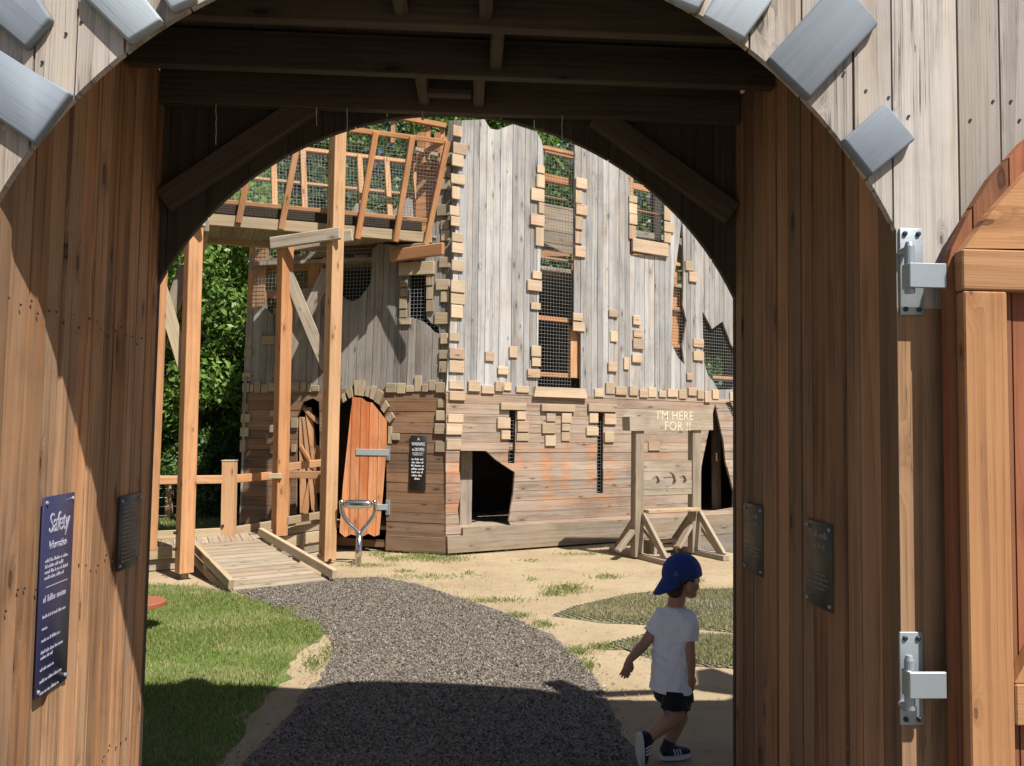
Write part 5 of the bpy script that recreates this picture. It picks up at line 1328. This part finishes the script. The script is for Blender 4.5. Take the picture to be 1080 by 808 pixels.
def seg(mb, pts, rad, n=14):
    mb.tube(pts, rad, n)
    for p, r in ((pts[0], rad[0]), (pts[-1], rad[-1])): mb.ellipsoid(p, (1, 0, 0), (0, 1, 0), (0, 0, 1), r*.99, r*.99, r*.99, 14, 8)
X, Yv, Z = V((1, 0, 0)), V((0, 1, 0)), V((0, 0, 1))
hb_ = V((.80, .60, 0)); rt_ = V((.60, -.80, 0))            # body heading and its right
hh = V((.965, .26, -.06)).normalized(); hs = hh.cross(Z).normalized(); hu = hs.cross(hh).normalized()   # head: forward, right (towards us), up
Yc = 4.02
sh_l, sh_r = P(699, 652, 4.09), P(724, 653, 3.96)
el_l, wr_l = P(679, 680, 4.07), P(663.5, 696.5, 4.02)
el_r, wr_r = P(728, 688, 3.93), P(729, 713, 3.94)
hip_l, hip_r = P(708, 727, 4.07), P(713, 728, 3.98)
kn_l, an_l = P(717.5, 755, 4.085), P(705.5, 785, 4.07)
kn_r, an_r = P(712.5, 754, 3.965), P(683, 779, 3.955)
neck = P(712, 640, Yc)
sk = P(719.5, 606, 4.01)
b = MB()
# head
b.ellipsoid(sk, hh, hs, hu, .088, .074, .088, 28, 18)
b.ellipsoid(sk+hh*.040-hu*.040, hh, hs, hu, .049, .053, .062, 22, 14)
b.ellipsoid(sk+hh*.054-hu*.090, hh, hs, hu, .031, .033, .026, 18, 12)
b.ellipsoid(sk+hh*.083-hu*.052, hh, hs, hu, .0135, .011, .012, 14, 10)           # nose
b.tube([sk+hh*.076-hu*.02, sk+hh*.084-hu*.05], [.008, .010], 10)
b.ellipsoid(sk+hh*.073-hu*.073, hh, hs, hu, .0115, .019, .0065, 14, 8); b.ellipsoid(sk+hh*.071-hu*.083, hh, hs, hu, .0115, .017, .0065, 14, 8)   # lips
for s in (-1, 1):
    b.ellipsoid(sk+hh*.052-hu*.052+hs*(s*.034), hh, hs, hu, .026, .022, .026, 14, 10)      # cheeks
    b.ellipsoid(sk+hh*.068+hs*(s*.030)-hu*.012, hh, hs, hu, .012, .022, .008, 12, 8)     # brow
    ec = sk+hs*(s*.075)-hu*.045+hh*.0; eo = (hs*s*.9-hh*.45).normalized(); et = hu.cross(eo).normalized()
    b.ellipsoid(ec+eo*.006, et, hu, eo, .019, .029, .009, 16, 10)
seg(b, [sk-hh*.012-hu*.06, neck-Z*.01], [.041, .044])
# trunk
def ring(px, py, w, d, dy=0): return (P(px, py, Yc+dy), rt_, w, hb_, d)
etube(b, [ring(712.5, 641, .045, .042), ring(711.5, 648, .088, .055), ring(710.5, 656, .105, .064), ring(709.5, 675, .095, .066), ring(709, 700, .092, .068), ring(710, 720, .098, .076), ring(711, 733, .085, .07)])
for p in (sh_l, sh_r): b.ellipsoid(p, X, Yv, Z, .036, .036, .038, 14, 10)
seg(b, [sh_l, sh_l.lerp(el_l, .5), el_l], [.034, .031, .026]); seg(b, [el_l, el_l.lerp(wr_l, .35), wr_l], [.026, .026, .018])
seg(b, [sh_r, sh_r.lerp(el_r, .5), el_r], [.034, .031, .026]); seg(b, [el_r, el_r.lerp(wr_r, .35), wr_r], [.026, .026, .018])
for h_, k_, a_ in ((hip_l, kn_l, an_l), (hip_r, kn_r, an_r)):
    seg(b, [h_, h_.lerp(k_, .5), k_], [.064, .055, .041]); 
    calf = (k_-a_).normalized(); back = (-hb_+calf*hb_.dot(calf)).normalized()
    seg(b, [k_, k_.lerp(a_, .3)+back*.010, k_.lerp(a_, .65)+back*.005, a_], [.041, .043, .034, .026])
# hands
def hand(w, d, side, curl):
    """w wrist, d direction of the fingers, side the across-the-palm axis towards the thumb, curl the way the fingers bend"""
    d = d.normalized(); side = (side-d*side.dot(d)).normalized(); pn = (curl-d*curl.dot(d)-side*curl.dot(side)).normalized()
    b.ellipsoid(w+d*.026, d, side, pn, .033, .025, .0125, 16, 10); seg(b, [w, w+d*.012], [.018, .017], 12)
    for k, (off, L_, r) in enumerate(((.0185, .036, .0066), (.0065, .041, .0068), (-.0065, .038, .0066), (-.018, .030, .006))):
        p = w+d*.046+side*off; q = p+d*(L_*.55)+pn*(L_*.08)+side*(off*.25); t = q+d*(L_*.5)+pn*(L_*.28)+side*(off*.1)
        seg(b, [p-d*.008, q, t], [r, r, r*.85], 10)
    p = w+d*.012+side*.020; q = p+d*.018+side*.016+pn*.006; t = q+d*.020+side*.004+pn*.008
    seg(b, [p, q, t], [.009, .008, .0065], 10)
hand(wr_l, V((-.28, -.12, -.95)), V((.75, .3, -.1)), V((.35, .6, -.2)))
hand(wr_r, V((-.06, .02, -1)), V((.85, .5, 0)), V((-.3, .9, 0)))
remesh(b, 'body', .0036, M['skin'], ch, 3)
for s in (-1, 1):
    m = MB(); m.ellipsoid(sk+hh*.0755+hs*(s*.030)-hu*.024, hh, hs, hu, .006, .010, .006, 12, 8); m.build('eye', M['eyem'], ch, smooth=True)
# hair below the cap, at the back and sides
m = MB(); nu, nv = 40, 24
def HP(i, j, r): th = pi*i/nv; ph = 2*pi*j/nu; return sk+hh*((.091+r)*sin(th)*cos(ph)-.003)+hs*((.078+r)*sin(th)*sin(ph))+hu*((.091+r)*cos(th))
for i in range(nv):
    for j in range(nu):
        q = [HP(i, j, 0), HP(i+1, j, 0), HP(i+1, j+1, 0), HP(i, j+1, 0)]
        c = sum(q, V((0, 0, 0)))/4-sk; f, u_ = c.dot(hh), c.dot(hu)
        if u_ < .02 and u_ > -.092 and (f < -.022 or (f < .03 and u_ > -.028)): m.face(q)
m.ellipsoid(sk-hh*.040-hu*.078, hh, hs, hu, .034, .050, .034, 16, 10)
hair = m.build('hair', M['hair'], ch, smooth=True, weld=True); md = hair.modifiers.new('th', 'SOLIDIFY'); md.thickness = .008; md.offset = 0
# T-shirt
b = MB()
etube(b, [ring(712.8, 639.5, .052, .050), ring(712.2, 643, .064, .056), ring(711.4, 648, .100, .066), ring(710.5, 656, .118, .076), ring(709.5, 675, .109, .080), ring(708.3, 700, .108, .083), ring(707.3, 718, .112, .087), ring(706.8, 727.5, .116, .091)])
b.ellipsoid(sh_r+Z*.002, rt_, hb_, Z, .052, .058, .050, 18, 12); b.ellipsoid(sh_l+Z*.002, rt_, hb_, Z, .050, .054, .048, 18, 12)
etube(b, [(sh_r+rt_*-.02+Z*.012, rt_, .052, hb_, .050), (sh_r+Z*-.005+rt_*.010, rt_, .052, hb_, .054), (sh_r.lerp(el_r, .62), rt_, .046, hb_, .052)])
dl = (el_l-sh_l).normalized(); l1 = dl.cross(Z).normalized(); l2 = dl.cross(l1)
etube(b, [(sh_l-dl*.02+Z*.004, l1, .050, l2, .046), (sh_l+dl*.025, l1, .047, l2, .046), (sh_l.lerp(el_l, .62), l1, .044, l2, .046)])
tee = remesh(b, 'tshirt', .0045, M['tee'], ch, 4)
# gentle folds in the cloth
for v in tee.data.vertices:
    p = v.co; v.co = p + v.normal*(.005*sin(p.x*38+p.z*55+sin(p.z*23)*1.6)*sin(p.z*31-p.y*27+1)+.002*sin(p.x*90-p.z*40))
b = MB()
etube(b, [ring(709, 719, .100, .080), ring(709.5, 728, .108, .086), ring(710.5, 737, .104, .086), ring(711, 741, .07, .07)])
for h_, k_, x in ((hip_l, kn_l, 0), (hip_r, kn_r, 1)):
    d_ = (k_-h_).normalized(); a1 = d_.cross(rt_).normalized(); a2 = a1.cross(d_)
    etube(b, [(h_-Z*.0, a1, .074, a2, .066), (h_.lerp(k_, .5), a1, .075, a2, .067), (h_.lerp(k_, .76), a1, .079, a2, .069)])
shorts = remesh(b, 'shorts', .0045, M['shorts'], ch, 3)
for v in shorts.data.vertices:
    p = v.co; v.co = p + v.normal*(.003*sin(p.x*60+p.z*35)*sin(p.z*41+p.y*20))
# cap: dome over the skull, brim to the back
m = MB(); nu, nv = 48, 20; cax = (hu*.985-hh*.17).normalized(); cf = (hh-cax*hh.dot(cax)).normalized()
co = sk+hu*.004-hh*.002
def CP(t, ph): th = t*pi*.54; return co+cf*(.0985*sin(th)*cos(ph))+hs*(.086*sin(th)*sin(ph))+cax*(.100*cos(th))
for i in range(nv):
    for j in range(nu):
        q = [CP(i/nv, 2*pi*j/nu), CP((i+1)/nv, 2*pi*j/nu), CP((i+1)/nv, 2*pi*(j+1)/nu), CP(i/nv, 2*pi*(j+1)/nu)]
        m.face(q if i else [q[0], q[1], q[2]])
m.ellipsoid(co+cax*.100, cf, hs, cax, .008, .008, .005, 12, 6)
cap = m.build('cap', M['cap'], ch, smooth=True, weld=True); md = cap.modifiers.new('th', 'SOLIDIFY'); md.thickness = .004; md.offset = 1
m = MB(); nr, na = 8, 20; th = pi*.53
def BR(i, j):
    ph = pi+(j/na-.5)*2.0; p = co+cf*(.0985*sin(th)*cos(ph))+hs*(.086*sin(th)*sin(ph))+cax*(.100*cos(th)); w = 1-abs(2*j/na-1)**2.2*.9
    ext = .080*i/nr*w; return p-cf*(ext*.82)-cax*(ext*.80+.004*i/nr)-cax*(.022*(2*j/na-1)**2*i/nr)
for i in range(nr):
    for j in range(na): m.face([BR(i, j), BR(i+1, j), BR(i+1, j+1), BR(i, j+1)])
br = m.build('brim', M['cap'], cap, smooth=True, weld=True); md = br.modifiers.new('th', 'SOLIDIFY'); md.thickness = .004; md.offset = 0
for k in range(6):
    a = pi*k/3+.3; m = MB(); m.tube([co+(CP(i/14, a)-co)*1.042 for i in range(0, 15)], .0011, 6); m.build('seam', M['cap'], cap)
# small pale emblem stitched on the back left side of the cap
m = MB()
def onCap(t, ph): th = t*pi*.54; p = co+cf*(.0985*sin(th)*cos(ph))+hs*(.086*sin(th)*sin(ph))+cax*(.100*cos(th)); n = (p-co).normalized(); return p+n*.0052, n
for (t, ph) in ((.80, pi*.74),):
    c, n = onCap(t, ph); tu = n.cross(cax).normalized()*-1; tv = n.cross(tu)*-1
    if tv.dot(cax) < 0: tv = -tv
    for k in range(7): m.box(c+tu*((k-3)*.0042)-tv*.006, tu, n, tv, .0014, .0008, .0030+.001*(k in (1, 4)), 0)
    for k in (-1, 0, 1): m.box(c+tu*(k*.0045)+tv*(.004+.004*(k == 0)), tu, n, tv, .0014, .0008, .004+.002*(k == 0), 0)
m.build('emblem', M['capmark'], cap)
# socks and shoes
for a_, k_ in ((an_l, kn_l), (an_r, kn_r)):
    d_ = (a_-k_).normalized(); m = MB(); m.tube([a_-d_*.018, a_-d_*.012, a_+d_*.02, a_+d_*.04], [.0300, .0315, .033, .034], 16); m.build('sock', M['sock'], ch, smooth=True)
def shoe(heel, f, u, L_=.168):
    """heel: bottom of the heel; f towards the toe, u up from the sole"""
    f = V(f).normalized(); u = V(u); u = (u-f*u.dot(f)).normalized(); s = f.cross(u)
    def sec(x, w, h0, h1, lift): return (V(heel)+f*x+u*((h0+h1)/2+lift), s, w, u, (h1-h0)/2)
    b = MB(); etube(b, [sec(.006, .022, .02, .060, 0), sec(.02, .028, .014, .074, 0), sec(.05, .030, .014, .076, 0), sec(.075, .031, .014, .066, 0), sec(.105, .033, .014, .054, 0), sec(.135, .031, .014, .044, .002), sec(.155, .023, .016, .036, .004), sec(.164, .012, .018, .028, .006)], 20)
    o = remesh(b, 'shoe', .0045, M['shoe'], ch, 2)
    b = MB(); n = 26; top = []; bot = []
    for k in range(n):
        t = 2*pi*k/n; x = L_*.5-.5*L_*cos(t)*1.0; w = (.0335*abs(sin(t))**.75)*(1 if x > L_*.4 else .9)*(1 if sin(t) >= 0 else -1)
        lf = .008*max(0, (x/L_-.75)/.25)
        bot.append(V(heel)+f*x+s*w+u*(.0+lf)); top.append(V(heel)+f*x+s*(w*1.03)+u*(.02+lf))
    for k in range(n): b.face([bot[k], bot[(k+1) % n], top[(k+1) % n], top[k]])
    b.face(bot[::-1]); b.face(top); b.build('sole', M['sole'], o)
    b = MB()
    for sd in (-1, 1):
        for k in range(3):
            c = V(heel)+f*(.062+.016*k)+s*(sd*(.0335))+u*.040; b.box(c, s, (f*.9+u*.3).normalized(), (u*.9-f*.35).normalized(), .0016, .0035, .016, 0)
    b.build('stripe', M['sole'], o)
g = P(696.5, 797, 4.065); g.z = .009
shoe(g, (.97, .22, 0), Z)
toe = P(673.5, 808.5, 3.95); hl = P(672.5, 774, 3.93)
toe.z = max(toe.z, .012)
fdir = (toe-hl)
shoe(toe-fdir.normalized()*.168, fdir, V((.95, .2, .1)))

# ================================================================== LIGHT, SKY, CAMERA
w = bpy.data.worlds.new('World'); scn.world = w; w.use_nodes = True
t = w.node_tree; bg = t.nodes['Background']; sky = t.nodes.new('ShaderNodeTexSky'); sky.sky_type = 'NISHITA'; sky.sun_disc = False
to = -SUN; el = math.atan2(to.z, math.hypot(to.x, to.y))
sky.sun_elevation = el; sky.sun_rotation = math.atan2(to.x, to.y); sky.air_density = 1; sky.dust_density = 1.5
t.links.new(sky.outputs[0], bg.inputs[0]); bg.inputs[1].default_value = .05
ld = bpy.data.lights.new('sun', 'SUN'); ld.energy = 5.0; ld.angle = R_(.53); ld.color = (1, .95, .87)
lo = bpy.data.objects.new('sun', ld); COL.objects.link(lo); lo.rotation_euler = SUN.to_track_quat('-Z', 'Y').to_euler(); lo.location = (4, -8, 16)
cd = bpy.data.cameras.new('camera'); co_ = bpy.data.objects.new('camera', cd); COL.objects.link(co_)
cd.sensor_fit = 'HORIZONTAL'; cd.sensor_width = 36; cd.lens = F/W0*36; cd.clip_start = .05; cd.clip_end = 800
co_.matrix_world = Matrix(((RT.x, UP.x, -FW.x, EYE.x), (RT.y, UP.y, -FW.y, EYE.y), (RT.z, UP.z, -FW.z, EYE.z), (0, 0, 0, 1)))
scn.camera = co_
vs = scn.view_settings; vs.view_transform = 'Standard'; vs.look = 'None'; vs.exposure = 0.75; vs.gamma = 1; vs.use_curve_mapping = False
scn.render.engine = 'CYCLES'
scn.cycles.max_bounces = 8; scn.cycles.diffuse_bounces = 4
